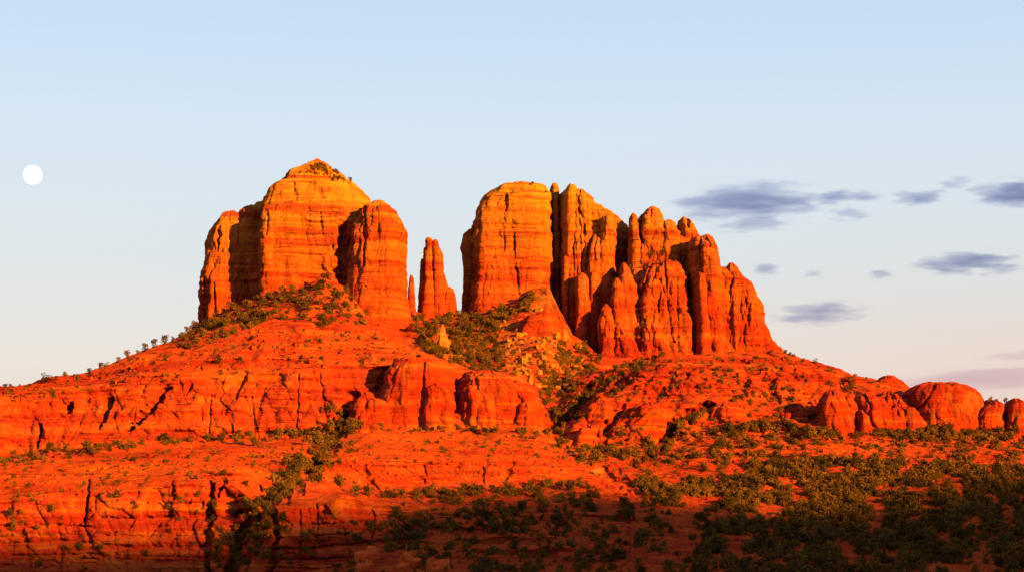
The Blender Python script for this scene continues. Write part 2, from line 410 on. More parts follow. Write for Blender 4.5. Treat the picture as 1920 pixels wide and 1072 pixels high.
lv2, gp2 = joints(uu / 5.5, z / 5.0, 7)
jw = np.maximum(steep, 0.45 * up) * amp
T[..., 1] -= jw * (2.0 * lv + 0.8 * lv2 - 1.6 * np.exp(-gp * 9) - 0.6 * np.exp(-gp2 * 7))
# gullies, clefts and shadowed notches
CUTS = [
 ([(312, 728), (285, 762), (262, 785), (238, 808)], 7, 14), ([(208, 745), (196, 775), (187, 802)], 7, 13), ([(132, 757), (121, 778)], 6, 11),
 ([(77, 798), (71, 840)], 5, 12), ([(358, 720), (350, 740)], 5, 5), ([(460, 700), (440, 745)], 7, 5), ([(166, 900), (162, 940), (158, 985)], 3, 6),
 ([(323, 903), (326, 935)], 3, 5), ([(420, 900), (408, 930)], 5, 7), ([(395, 905), (390, 990), (388, 1072)], 10, 10),
 ([(752, 670), (725, 705), (708, 728)], 8, 9), ([(668, 745), (640, 780), (615, 830), (585, 870), (550, 905), (500, 935), (465, 975), (440, 1030), (430, 1080)], 20, 14),
 ([(514, 958), (516, 1000), (508, 1072)], 8, 11), ([(562, 955), (563, 1060)], 2.5, 3), ([(594, 945), (596, 1000)], 2.5, 3), ([(696, 955), (698, 1010)], 4, 5),
 ([(682, 880), (690, 905), (715, 925)], 8, 4), ([(795, 872), (797, 905)], 3, 3), ([(905, 875), (907, 908)], 3, 3), ([(960, 870), (945, 905)], 8, 4),
 ([(1232, 655), (1190, 690), (1130, 718), (1090, 752), (1040, 800)], 13, 14), ([(1180, 712), (1130, 745), (1085, 785)], 9, 9), ([(1168, 762), (1150, 785), (1130, 810)], 9, 8),
 ([(1335, 758), (1290, 775), (1250, 815), (1215, 850), (1190, 870)], 12, 15), ([(1150, 790), (1120, 830), (1108, 850)], 12, 10), ([(1448, 710), (1450, 735), (1462, 752)], 9, 7),
 ([(1290, 700), (1240, 740), (1210, 770)], 8, 4), ([(1395, 690), (1400, 740), (1392, 780)], 7, 3), ([(1512, 760), (1530, 800)], 9, 8),
 ([(1060, 845), (1090, 870), (1170, 905), (1200, 930)], 12, 7), ([(560, 700), (556, 800)], 3, 3), ([(600, 700), (612, 790)], 3, 2.5), ([(395, 740), (392, 815)], 2.5, 2.5), ([(470, 730), (478, 820)], 3, 2.5),
 ([(492, 990), (560, 984), (640, 980), (704, 974)], 2.6, 3.5), ([(492, 1008), (570, 1006), (650, 998), (706, 990)], 2.4, 3), ([(494, 1026), (560, 1028), (660, 1020), (720, 1012)], 2.8, 4), ([(496, 1046), (600, 1048), (690, 1040)], 2.4, 3.5), ([(496, 1062), (600, 1066)], 2.4, 3),
 ([(0, 985), (90, 982), (170, 986)], 2.4, 3), ([(170, 968), (260, 972), (330, 966)], 2.4, 3), ([(190, 1002), (300, 1006), (380, 1000)], 2.6, 3.5), ([(0, 1018), (120, 1012), (240, 1024), (380, 1022)], 2.4, 3), ([(20, 1040), (180, 1038), (380, 1044)], 2.6, 3.5),
 ([(720, 958), (860, 966), (980, 968)], 2.2, 2), ([(740, 985), (900, 992)], 2.2, 2),
 ([(1300, 850), (1240, 890), (1200, 915)], 8, 4), ([(1600, 840), (1540, 870), (1500, 905)], 9, 4), ([(1790, 850), (1700, 890), (1650, 930)], 9, 4),
]
Tv = T.reshape(-1, 3)
px0, py0 = proj(Tv)
carve(Tv, front.ravel(), CUTS)
T = Tv.reshape(NR, NC, 3)
Nd = normals(T)
nz_ = Nd[..., 2]
for it in range(2):
    nz_ = (nz_ + np.roll(nz_, 1, 0) + np.roll(nz_, -1, 0) + np.roll(nz_, 1, 1) + np.roll(nz_, -1, 1)) / 5
soil = (1 - smooth((0.86 - nz_) / 0.30)) * np.where(front, 1, .5)
soil = (soil * 0.8 * (1 - 0.55 * up)).ravel()
def blob(px, py, cx, cy, rx, ry, rot=0):
    c, s = math.cos(R(rot)), math.sin(R(rot))
    u = ((px - cx) * c + (py - cy) * s) / rx; v = (-(px - cx) * s + (py - cy) * c) / ry
    return np.clip(1.6 - 1.3 * np.hypot(u, v), 0, 1)
pale = np.zeros(len(Tv))
for a in ((985, 690, 60, 28, -15), (1030, 660, 55, 22, -35), (955, 640, 30, 45, 0), (1015, 560, 28, 28, -30), (1060, 640, 40, 25, -30), (780, 580, 25, 22, 0), (850, 660, 30, 22, 30), (1060, 690, 40, 25, -30), (1105, 870, 50, 12, 35)):
    pale = np.maximum(pale, blob(px0, py0, *a))
pale *= front.ravel()
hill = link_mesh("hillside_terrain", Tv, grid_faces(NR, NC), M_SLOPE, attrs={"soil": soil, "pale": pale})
tag(hill, kind="structure")

# ------------------------------------------------------------------ visible-surface lookup (for planting)
ZB_W, ZB_H, ZB_X = 840, 400, 300          # covers the ground a little beyond both sides of the picture
zb_d = np.full((ZB_H, ZB_W), 1e9); zb_p = np.zeros((ZB_H, ZB_W, 3)); zb_t = np.zeros((ZB_H, ZB_W), bool)
def splat(V, is_terrain):
    px, py = proj(V)
    i = ((px + ZB_X) / 3).astype(int); j = (py / 3).astype(int)
    m = (i >= 0) & (i < ZB_W) & (j >= 0) & (j < ZB_H)
    i, j, v = i[m], j[m], V[m]
    o = np.argsort(-v[:, 1])                   # far first, near overwrites
    i, j, v = i[o], j[o], v[o]
    new = v[:, 1] < zb_d[j, i]
    i, j, v = i[new], j[new], v[new]
    zb_d[j, i] = v[:, 1]; zb_p[j, i] = v; zb_t[j, i] = is_terrain
def surf(px, py):
    i, j = int((px + ZB_X) / 3), int(py / 3)
    if not (0 <= i < ZB_W and 0 <= j < ZB_H): return None
    if zb_d[j, i] > 1e8: return None
    return zb_p[j, i], zb_t[j, i]
splat(Tv[front.ravel()], True)

# ------------------------------------------------------------------ rock columns
def column(name, rows, dc, b, parent, n=2.8, yaw=0.0, fl=1.0, st=1.0, seed=0, res=0.9, cuts=(), mat=None, lean=0.0, rough=1.0, jt=1.0, rel=True):
    rows = sorted(rows)                        # (photo row, left column, right column) from the top down
    py = np.array([r[0] for r in rows], float)
    zr = (HZ - py) * K * (dc - b * (0.2 if n < 2.7 else 0.3 if n < 3.6 else 0.7))      # the visible rim is nearer than the axis
    Lr = np.array([(r[1] - 960) * K * dc for r in rows]); Rr = np.array([(r[2] - 960) * K * dc for r in rows])
    nz = max(10, int((zr[0] - zr[-1]) / res))
    z = np.linspace(zr[0], zr[-1], nz)
    L = np.interp(-z, -zr, Lr); Rg = np.interp(-z, -zr, Rr)
    wk = max(1, int(1.5 / res)); L, Rg = kern(L, wk), kern(Rg, wk)
    a = (Rg - L) / 2; cx = (Rg + L) / 2
    amax = a.max()
    # round the top over
    f = np.array([0.0, 0.34, 0.64, 0.86, 0.96]); hz = np.array([1.0, .97, .85, .62, .30]) * min(2.2, a[0] * 0.3)
    z = np.concatenate([z[0] + hz, z]) - min(2.2, a[0] * 0.3) * np.concatenate([np.ones(5), np.clip(1 - (z[0] - z) / 14, 0, 1)]); a = np.concatenate([a[0] * f, a]); cx = np.concatenate([np.full(5, cx[0]), cx])
    t = np.clip((z[0] - z) / (z[0] - z[-1]), 0, 1)
    bb = b * np.clip(a / (0.75 * np.median(a)), 0, 1) ** 0.7 * (0.85 + 0.25 * t)
    # angles spaced by arc length, dense at the front
    tt = np.linspace(0, 2 * np.pi, 4001)
    def sup(t):
        c, s = np.cos(t), np.sin(t)
        return np.sign(c) * np.abs(c) ** (2 / n), np.sign(s) * np.abs(s) ** (2 / n)
    ux, uy = sup(tt); am = np.median(a)
    dx, dy = np.diff(ux * am), np.diff(uy * b)
    wgt = np.hypot(dx, dy) * np.where(uy[:-1] < 0.15, 1.0, 0.3)
    cs = np.concatenate([[0], np.cumsum(wgt)])
    na = max(24, int(cs[-1] / res))
    ta = np.interp(np.linspace(0, cs[-1], na, endpoint=False), cs, tt)
    ux, uy = sup(ta)
    cy, sy_ = math.cos(R(yaw)), math.sin(R(yaw))
    X = ux[None] * a[:, None]; Y = uy[None] * bb[:, None]
    Xr, Yr = X * cy - Y * sy_, X * sy_ + Y * cy
    ex = np.abs(Xr).max(1, keepdims=True) + 1e-6
    Xr = Xr * (a[:, None] / ex)
    V = np.stack([cx[:, None] + Xr, dc + Yr + lean * (t[:, None] - 0.5), np.broadcast_to(z[:, None], X.shape)], -1)
    wb = min(2.4, am * 0.16) * rough * fbm(z / 22 + seed * 3.1, z * 0 + seed, z * 0, 3) * np.clip(t * 5, 0, 1)
    V[..., 0] += wb[:, None]; V[..., 1] += wb[::-1][:, None]
    nx, ny = Xr / (a[:, None] + 1e-6), Yr / (bb[:, None] + 1e-6)
    ln = np.hypot(nx, ny) + 1e-6; nx, ny = nx / ln, ny / ln
    x, y, zz = V[..., 0].copy() + seed * 31.7, V[..., 1].copy() + seed * 11.3, V[..., 2].copy()
    k = np.clip(a / (amax * 0.4 + 1e-6), 0, 1)[:, None] * np.clip(am / 18, 0.13, 1)
    d = rough * 1.7 * fbm(x / 30, y / 30, zz / 90, 3)
    arc = (np.arange(na) * res)[None] + 1.2 * vn(zz / 10, x / 14, y / 14) + seed * 13.1
    zb = zz + np.zeros_like(arc)
    lv, gp = joints(arc / 10.5 + 0 * zb, zb / 24, seed % 17); lv2, gp2 = joints(arc / 4.2 + 0 * zb, zb / 6.5, 5 + seed % 13)
    d = d + rough * jt * (2.3 * lv + 0.85 * lv2 - 1.5 * np.exp(-gp * 8) - 0.55 * np.exp(-gp2 * 6))
    d = d + rough * min(1, jt + .3) * (0.7 * np.tanh(4 * vn(x / 15 + 0.2 * vn(x / 20, zz / 20, y / 20), y / 15, zz / 44)) + 0.75 * np.tanh(4 * vn(x / 6.5, y / 6.5, zz / 13)))
    d = d - fl * 2.6 * ridged(x / 21 + 0.35 * vn(x / 18, zz / 26, y / 18), y / 21, zz / 210, 8) - fl * 1.5 * ridged(x / 8.5 + 0.3 * vn(x / 9, zz / 12, y / 9), y / 8.5, zz / 75, 6)
    d = d + st * 1.8 * strata(V[..., 0], V[..., 1], zz) * (0.6 + 0.6 * vn(x / 40, y / 40, zz / 25))
    d = d + rough * 0.55 * fbm(x / 5, y / 5, zz / 7, 3)
    d = d * k
    V[..., 0] += nx * d; V[..., 1] += ny * d
    V[..., 2] += k * rough * (1.2 * fbm(x / 9, y / 9, zz / 9, 2) + 1.6 * np.tanh(4 * vn(x / 7.5, y / 7.5, zz * 0 + seed)) - 1.9) * np.clip(1 - t * 5, 0, 1)[:, None] * min(1, am / 10)
    nr, nc = V.shape[:2]
    Vf = V.reshape(-1, 3)
    fr = np.broadcast_to((uy < 0.3)[None], (nr, nc)).ravel()
    carve(Vf, fr, cuts)
    splat(Vf[fr], False)
    if parent is not None and rel: Vf = Vf - np.array(parent.location)
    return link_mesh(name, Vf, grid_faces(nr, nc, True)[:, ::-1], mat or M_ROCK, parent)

def butte(name, px, py, d, label, cat, group=None):
    return empty(name, tuple(P(px, py, d)), label, cat, group)

# ---- left butte: a massive block with a summit cone, a tower on either flank
bl = butte("sandstone_butte", 570, 560, 1940, "massive sandstone butte with a conical scrubby summit, leftmost of the big red buttes", "butte", "big red sandstone buttes")
column("rock_column", [(391, 428, 444), (397, 412, 452), (413, 399, 462), (440, 384, 472), (493, 375, 478), (535, 369, 482), (600, 367, 488), (690, 364, 494)], 1988, 42, bl, n=3.2, yaw=14, seed=1, jt=0.55, fl=1.0,
  cuts=[([(412, 425), (408, 470)], 4, 6), ([(385, 520), (383, 600)], 3, 4), ([(402, 530), (400, 600)], 3, 4)])
column("rock_wall", [(374, 478, 500), (390, 456, 520), (400, 446, 540), (440, 440, 560), (690, 430, 580)], 1992, 42, bl, n=3.5, yaw=8, seed=2, jt=0.5)
column("main_wall", [(384, 500, 690), (388, 494, 698), (440, 491, 706), (500, 489, 712), (550, 487, 718), (690, 480, 735)], 1956, 46, bl, n=5.0, yaw=3, seed=3, st=2.2, jt=0.22, fl=0.5,
  cuts=[([(640, 425), (640, 540)], 13, 14), ([(600, 400), (604, 440)], 3, 2), ([(598, 480), (612, 530)], 10, 3)])
column("rock_buttress", [(378, 505, 560), (384, 497, 576), (396, 493, 580), (450, 490, 583), (520, 488, 588), (560, 486, 592), (690, 480, 600)], 1944, 40, bl, n=4.6, yaw=2, seed=46, jt=0.25, fl=0.6,
  cuts=[([(562, 395), (566, 450)], 2.5, 2), ([(503, 395), (500, 440)], 3, 3)])
column("upper_wall", [(326, 545, 634), (333, 528, 650), (347, 512, 670), (365, 505, 694), (380, 497, 700), (400, 494, 703)], 1972, 50, bl, n=4.0, seed=4, st=2.2, jt=0.22, fl=0.4, cuts=[([(552, 345), (553, 380)], 4, 2)])
column("summit_cap", [(296, 592, 599), (302, 582, 611), (310, 568, 622), (321, 554, 632), (327, 540, 640), (340, 527, 655), (358, 512, 676), (385, 500, 690), (400, 498, 696)], 1972, 46, bl, n=2.2, seed=5, jt=0.6, fl=0.3, rough=1.7)
column("rock_tower", [(374, 700, 722), (378, 690, 734), (386, 680, 742), (395, 676, 746), (429, 672, 757), (478, 668, 759), (528, 666, 764), (574, 664, 768), (627, 660, 771), (700, 650, 778)], 1918, 34, bl, n=3.4, yaw=-4, seed=6, st=1.5, jt=0.35, fl=0.8,
  cuts=[([(683, 390), (684, 430), (682, 500)], 3.5, 5), ([(748, 395), (752, 440)], 3, 3)])
column("rock_buttress", [(402, 672, 682), (412, 662, 692), (430, 657, 700), (470, 654, 704), (530, 650, 710), (580, 645, 715), (680, 640, 720)], 1920, 28, bl, n=3.2, yaw=6, seed=7, jt=0.45, fl=0.8)
column("rock_buttress", [(530, 672, 700), (548, 664, 735), (570, 672, 765), (600, 680, 772), (640, 690, 776), (700, 690, 780)], 1910, 28, bl, n=2.4, seed=8, jt=0.4, fl=0.7)

# ---- spires in the saddle
s1 = butte("rock_spire", 771, 565, 1950, "thin needle of dark rock beside the left butte's foot", "rock spire", "spires in the saddle between the buttes")
column("needle", [(515, 769, 773), (522, 767, 776), (545, 766, 778), (565, 765, 780), (640, 764, 783)], 1950, 5, s1, n=2.2, seed=9, res=0.6)
s2 = butte("rock_spire", 820, 580, 1948, "twin-topped red rock spire standing alone in the saddle between the two big buttes", "rock spire", "spires in the saddle between the buttes")
column("rock_pillar", [(445, 800, 808), (449, 797, 811), (470, 797, 813), (519, 794, 814), (560, 790, 818), (650, 785, 822)], 1946, 8, s2, n=2.6, seed=10, jt=0.6, res=0.6)
column("rock_pillar", [(448, 814, 820), (452, 812, 822), (461, 812, 823), (471, 811, 829), (508, 811, 831), (533, 811, 838), (580, 810, 842), (650, 808, 846)], 1946, 8.5, s2, n=2.6, seed=11, jt=0.6, res=0.6)
column("rock_wall", [(458, 799, 822), (470, 798, 827), (508, 795, 830), (533, 792, 837), (560, 789, 843), (650, 784, 850)], 1950, 8, s2, n=3, seed=47, res=0.6)
column("rock_pillar", [(536, 838, 846), (540, 833, 853), (560, 830, 856), (650, 826, 862)], 1946, 9, s2, n=2.8, seed=12, res=0.6)
column("needle", [(485, 790, 794), (492, 788, 796), (540, 786, 799), (580, 783, 802), (650, 780, 806)], 1957, 5, s2, n=2.2, seed=13, res=0.6)

# ---- middle butte: a broad smooth wall, a dark fin behind its left edge and a cluster of columns to the right
bc = butte("sandstone_butte", 1010, 570, 1950, "broad flat-topped red butte in the middle, joined by a cluster of columns on its right", "butte", "big red sandstone buttes")
column("rock_fin", [(430, 877, 890), (437, 870, 895), (450, 865, 897), (465, 862, 897), (478, 865, 897), (500, 868, 897), (560, 866, 899), (640, 862, 900)], 2012, 20, bc, n=2.6, seed=14, jt=0.4, fl=0.6)
column("main_wall", [(347, 950, 1028), (350, 945, 1031), (357, 925, 1031), (366, 905, 1031), (380, 897, 1032), (395, 892, 1032), (423, 888, 1032), (501, 883, 1033), (560, 880, 1036), (640, 876, 1040)], 1988, 52, bc, n=5.5, yaw=2, seed=15, st=1.9, jt=0.25, fl=0.5,
  cuts=[([(946, 350), (948, 395)], 3.5, 7), ([(960, 395), (962, 440), (968, 500), (974, 555)], 3, 5), ([(945, 395), (946, 470)], 2, 3), ([(902, 400), (890, 520)], 2.5, 2)])
column("summit_cap", [(337, 962, 985), (342, 952, 1003), (348, 938, 1018), (356, 926, 1028), (372, 908, 1030), (400, 894, 1031), (440, 892, 1031)], 1994, 48, bc, n=3.4, seed=16, jt=0.4, fl=0.5)
column("rock_wall", [(350, 1050, 1095), (360, 1040, 1105), (370, 1036, 1118), (384, 1034, 1134), (402, 1030, 1162), (419, 1030, 1178), (480, 1028, 1186), (640, 1025, 1195)], 2006, 36, bc, n=4, seed=17, jt=0.7, fl=1.0)
column("rock_column", [(348, 1032, 1044), (352, 1031, 1047), (400, 1031, 1049), (530, 1032, 1052), (640, 1030, 1054)], 2004, 40, bc, n=3, seed=18)
column("rock_column", [(347, 1056, 1076), (352, 1051, 1082), (372, 1048, 1080), (420, 1047, 1080), (530, 1047, 1080), (640, 1044, 1082)], 1970, 34, bc, n=3, yaw=8, seed=19, jt=0.7)
column("rock_column", [(353, 1082, 1100), (360, 1073, 1112), (376, 1068, 1122), (430, 1067, 1128), (540, 1066, 1132), (640, 1064, 1138)], 1972, 38, bc, n=3.0, yaw=-14, seed=20, jt=0.8, fl=1.6, cuts=[([(1096, 420), (1092, 520)], 3, 4)])
column("rock_column", [(382, 1108, 1126), (390, 1102, 1136), (410, 1100, 1150), (450, 1100, 1155), (640, 1095, 1160)], 1976, 34, bc, n=2.8, seed=21)
column("rock_column", [(401, 1132, 1152), (407, 1125, 1159), (425, 1122, 1160), (460, 1120, 1160), (520, 1116, 1160), (640, 1110, 1164)], 1958, 30, bc, n=3.0, yaw=-8, seed=22, jt=0.7, fl=0.8)
column("rock_pillar", [(436, 1116, 1121), (446, 1109, 1128), (470, 1102, 1134), (510, 1097, 1138), (640, 1092, 1142)], 1950, 26, bc, n=2.8, yaw=-8, seed=23, fl=0.8)
column("rock_pillar", [(480, 1055, 1063), (486, 1052, 1067), (530, 1051, 1068), (640, 1050, 1070)], 1948, 18, bc, n=2.8, seed=24)
column("rock_pillar", [(511, 1086, 1098), (516, 1081, 1104), (540, 1079, 1107), (580, 1078, 1108), (640, 1077, 1108), (690, 1076, 1109)], 1930, 22, bc, n=3.0, yaw=-6, seed=25, fl=0.8)
column("rock_pillar", [(506, 1108, 1114), (512, 1103, 1120), (560, 1100, 1122), (680, 1098, 1125)], 1938, 20, bc, n=3, seed=26)
column("rock_pillar", [(520, 1066, 1074), (540, 1062, 1082), (680, 1058, 1088)], 1955, 16, bc, n=2.6, seed=27)

# ---- right butte: stepped ranks of columns falling to the right
br = butte("sandstone_butte", 1290, 640, 1900, "jagged red butte of stepped columns, rightmost of the big buttes", "butte", "big red sandstone buttes")
column("rock_column", [(398, 1184, 1190), (403, 1180, 1194), (440, 1178, 1200), (500, 1175, 1205), (680, 1170, 1210)], 1952, 22, br, n=3.0, seed=30, jt=0.6, st=1.5)
column("rock_tower", [(385, 1216, 1233), (390, 1207, 1241), (402, 1198, 1247), (430, 1193, 1258), (480, 1189, 1270), (560, 1186, 1280), (690, 1180, 1290)], 1968, 44, br, n=3.2, yaw=-5, seed=31, jt=0.6, st=1.5, fl=1.0, cuts=[([(1207, 395), (1204, 430)], 3, 5)])
column("rock_wall", [(404, 1182, 1240), (414, 1179, 1256), (432, 1178, 1266), (452, 1177, 1296), (520, 1174, 1310), (690, 1168, 1320)], 1980, 48, br, n=4.0, seed=48, jt=0.6, st=1.5, fl=1.0)
column("rock_column", [(409, 1248, 1257), (416, 1241, 1264), (440, 1236, 1271), (480, 1232, 1276), (690, 1230, 1285)], 1960, 38, br, n=3.0, seed=32, jt=0.6, st=1.5, fl=1.0)
column("rock_tower", [(404, 1276, 1284), (409, 1270, 1294), (418, 1267, 1300), (432, 1266, 1308), (450, 1265, 1313), (690, 1260, 1325)], 1980, 40, br, n=2.8, seed=33, jt=0.6, st=1.5, fl=1.2, cuts=[([(1288, 405), (1290, 425)], 3, 5)])
column("rock_wall", [(476, 1222, 1248), (481, 1212, 1278), (500, 1203, 1292), (540, 1192, 1300), (600, 1182, 1305), (670, 1172, 1310), (720, 1168, 1314)], 1938, 52, br, n=3.8, yaw=-4, seed=34, jt=0.7, st=1.6, fl=1.0, rough=1.3,
  cuts=[([(1247, 490), (1252, 560), (1262, 640)], 2.5, 4), ([(1222, 495), (1200, 560), (1205, 640)], 3, 4.5), ([(1270, 520), (1272, 660)], 2, 3), ([(1236, 560), (1228, 650)], 2, 3), ([(1296, 480), (1298, 560), (1308, 650)], 4, 7)])
column("rock_column", [(442, 1298, 1310), (449, 1290, 1316), (500, 1288, 1320), (560, 1288, 1322), (700, 1288, 1325)], 1936, 42, br, n=3.2, seed=35, jt=0.7, st=1.5, fl=1.2)
column("rock_tower", [(439, 1315, 1333), (444, 1310, 1340), (463, 1307, 1348), (491, 1306, 1353), (540, 1305, 1360), (600, 1304, 1366), (660, 1300, 1376), (720, 1298, 1384)], 1930, 46, br, n=3.4, yaw=-6, seed=36, jt=0.8, fl=1.0, cuts=[([(1312, 450), (1316, 500)], 3, 5), ([(1356, 520), (1358, 600)], 3, 4)])
column("rock_wall", [(495, 1298, 1374), (520, 1298, 1404), (560, 1296, 1424), (600, 1294, 1432), (640, 1290, 1444), (720, 1280, 1500)], 1948, 54, br, n=4.0, seed=49, jt=0.7, st=1.5, fl=0.8)
column("rock_pillar", [(509, 1306, 1314), (518, 1301, 1321), (550, 1299, 1324), (600, 1300, 1327), (700, 1300, 1334)], 1912, 34, br, n=3, seed=37, jt=0.6, st=1.5)
column("rock_column", [(492, 1361, 1376), (497, 1356, 1383), (516, 1353, 1391), (560, 1350, 1400), (600, 1348, 1406), (720, 1344, 1414)], 1934, 44, br, n=3.2, seed=38, jt=0.7, st=1.5)
column("rock_wall", [(520, 1390, 1401), (526, 1384, 1411), (551, 1378, 1422), (583, 1374, 1429), (608, 1370, 1435), (629, 1366, 1443), (654, 1360, 1462), (690, 1350, 1500), (720, 1350, 1520)], 1942, 54, br, n=3.2, yaw=-5, seed=39, jt=0.75, st=1.5, fl=1.0,
  cuts=[([(1388, 640), (1392, 690)], 3, 4), ([(1400, 560), (1404, 620)], 3, 3)])
column("rock_wall", [(612, 1330, 1420), (640, 1300, 1444), (662, 1280, 1470), (690, 1260, 1510), (720, 1240, 1530)], 1950, 62, br, n=3.0, seed=40, fl=0.7, st=1.8, lean=-16)
column("rock_pillar", [(490, 1165, 1172), (498, 1161, 1180), (540, 1155, 1194), (600, 1150, 1204), (700, 1146, 1210)], 1922, 28, br, n=3.0, seed=41, jt=0.7, st=1.5)
column("rock_pillar", [(520, 1152, 1161), (528, 1148, 1170), (570, 1144, 1178), (620, 1142, 1184), (700, 1138, 1190)], 1914, 24, br, n=3.0, seed=42, jt=0.7, st=1.5)
column("rock_pillar", [(569, 1133, 1141), (578, 1127, 1149), (600, 1122, 1156), (640, 1121, 1162), (700, 1118, 1170)], 1902, 22, br, n=3.0, yaw=-6, seed=43, jt=0.8, st=1.5, fl=1.6)
column("rock_wall", [(498, 1168, 1214), (540, 1158, 1232), (600, 1150, 1242), (690, 1142, 1252)], 1946, 44, br, n=3.6, seed=77, jt=0.7, fl=0.8)
column("rock_buttress", [(610, 1150, 1172), (640, 1140, 1194), (668, 1135, 1210), (710, 1130, 1216)], 1898, 24, br, n=2.6, seed=44, fl=1.8)
column("rock_buttress", [(590, 1210, 1228), (620, 1200, 1250), (668, 1190, 1268), (710, 1186, 1275)], 1902, 24, br, n=2.6, seed=45, fl=2.0)

# ---- lesser rocks
def rock(name, px, py, d, label, cat, cols_, group=None):
    e = butte(name, px, py, d, label, cat, group)
    for c in cols_: column(*((c[0],) + c[1:4] + (e,)), **(c[4] if len(c) > 4 else {}))
    return e
rock("rock_knoll", 1010, 640, 1850, "smooth rounded red knoll on the talus below the middle butte", "rock knoll",
  [("rock_mass", [(582, 1005, 1030), (590, 988, 1048), (605, 975, 1057), (625, 965, 1058), (645, 958, 1045), (662, 956, 1020), (690, 954, 1010)], 1852, 26, dict(n=2.6, seed=50, jt=0.35, fl=0.6, st=0.7))])
rock("rock_pinnacle", 830, 670, 1800, "pointed tan pinnacle rising from the trees below the saddle", "rock pinnacle",
  [("rock_mass", [(607, 828, 831), (618, 822, 837), (645, 816, 846), (670, 814, 852), (700, 812, 858)], 1798, 9, dict(n=2.2, seed=51, mat=M_PALE, res=0.6))])
G = "rounded outcrops along the lower cliff"
rock("rock_outcrop", 840, 800, 1615, "long bulging red outcrop of rounded buttresses in the centre, above the sloping bench", "rock outcrop", [
  ("rock_buttress", [(738, 676, 700), (750, 664, 730), (780, 658, 740), (820, 655, 750)], 1631, 26, dict(n=2.4, seed=52)),
  ("rock_mass", [(657, 758, 800), (668, 738, 835), (690, 725, 852), (720, 715, 858), (760, 705, 860), (840, 700, 866)], 1644, 34, dict(n=2.8, seed=53, jt=0.45, fl=0.4, cuts=[([(794, 680), (792, 740)], 3, 3)])),
  ("rock_buttress", [(712, 806, 822), (728, 796, 845), (750, 788, 852), (780, 785, 856), (830, 784, 860)], 1630, 28, dict(n=2.5, seed=54)),
  ("rock_mass", [(692, 870, 935), (702, 860, 965), (730, 858, 985), (760, 862, 990), (840, 860, 1000)], 1636, 28, dict(n=2.8, seed=55, jt=0.6, cuts=[([(866, 700), (868, 780)], 7, 5)])),
  ("rock_buttress", [(708, 944, 978), (722, 938, 998), (752, 935, 1010), (787, 932, 1022), (850, 930, 1030)], 1636, 26, dict(n=2.6, seed=56)),
  ("rock_buttress", [(745, 976, 998), (758, 966, 1006), (785, 960, 1014), (850, 956, 1022)], 1628, 24, dict(n=2.5, seed=57)),
  ("rock_buttress", [(720, 870, 900), (740, 866, 920), (780, 864, 936), (840, 862, 940)], 1622, 22, dict(n=2.5, seed=58))], G)
rock("rock_outcrop", 1580, 805, 1620, "fluted red outcrop with a dark cleft, left of the big dome", "rock outcrop", [
  ("rock_buttress", [(730, 1548, 1575), (740, 1540, 1585), (760, 1534, 1592), (805, 1530, 1600), (850, 1526, 1605)], 1632, 26, dict(n=2.6, seed=60, fl=1.3)),
  ("rock_buttress", [(742, 1575, 1596), (760, 1568, 1602), (850, 1560, 1610)], 1640, 24, dict(n=2.6, seed=61)),
  ("rock_mass", [(735, 1605, 1640), (748, 1598, 1665), (775, 1598, 1680), (810, 1596, 1690), (850, 1594, 1700)], 1648, 28, dict(n=2.6, seed=62, fl=1.2)),
  ("rock_mass", [(730, 1650, 1690), (742, 1634, 1716), (785, 1622, 1734), (850, 1610, 1740)], 1672, 28, dict(n=3, seed=73)),
  ("rock_mass", [(762, 1452, 1500), (772, 1440, 1528), (800, 1426, 1545), (850, 1420, 1560)], 1664, 30, dict(n=3, seed=74, fl=1.4)),
  ("rock_buttress", [(754, 1672, 1698), (764, 1658, 1718), (788, 1646, 1734), (850, 1636, 1748)], 1652, 28, dict(n=2.8, seed=75, jt=0.6)),
  ("rock_buttress", [(768, 1606, 1616), (780, 1602, 1626), (810, 1600, 1634), (850, 1598, 1640)], 1630, 22, dict(n=2.4, seed=63))], G)
rock("rock_dome", 1770, 812, 1640, "big smooth red dome near the right end of the ridge", "rock dome", [
  ("rock_mass", [(715, 1714, 1800), (718, 1702, 1812), (727, 1695, 1828), (742, 1692, 1840), (760, 1698, 1848), (790, 1708, 1852), (850, 1705, 1860)], 1668, 46, dict(n=3.2, yaw=-6, seed=64, jt=0.28, fl=0.7, st=1.0, cuts=[([(1752, 718), (1745, 740), (1728, 762), (1706, 792)], 3.5, 4)]))], G)
rock("rock_outcrop", 1860, 808, 1620, "tilted red slabs split by a dark cleft at the ridge's right end", "rock outcrop", [
  ("rock_slab", [(748, 1840, 1868), (756, 1830, 1878), (780, 1820, 1880), (808, 1812, 1882), (850, 1808, 1886)], 1642, 26, dict(n=2.6, seed=65, fl=1.4)),
  ("rock_slab", [(762, 1828, 1846), (772, 1818, 1856), (795, 1806, 1866), (850, 1798, 1880)], 1640, 20, dict(n=2.8, seed=76, jt=0.6)),
  ("rock_slab", [(745, 1893, 1908), (752, 1886, 1916), (775, 1878, 1921), (812, 1870, 1926), (850, 1868, 1930)], 1636, 24, dict(n=2.6, seed=66)),
  ("rock_slab", [(768, 1912, 1935), (785, 1904, 1950), (850, 1898, 1960)], 1632, 20, dict(n=2.6, seed=67))], G)
rock("rock_hummock", 1670, 722, 1800, "small flat-topped red hummock on the right skyline, beside the dome", "rock hummock", [
  ("rock_mass", [(703, 1652, 1674), (707, 1646, 1686), (715, 1642, 1694), (726, 1638, 1702), (760, 1634, 1710)], 1765, 16, dict(n=2.6, seed=68, fl=0.5))], G)
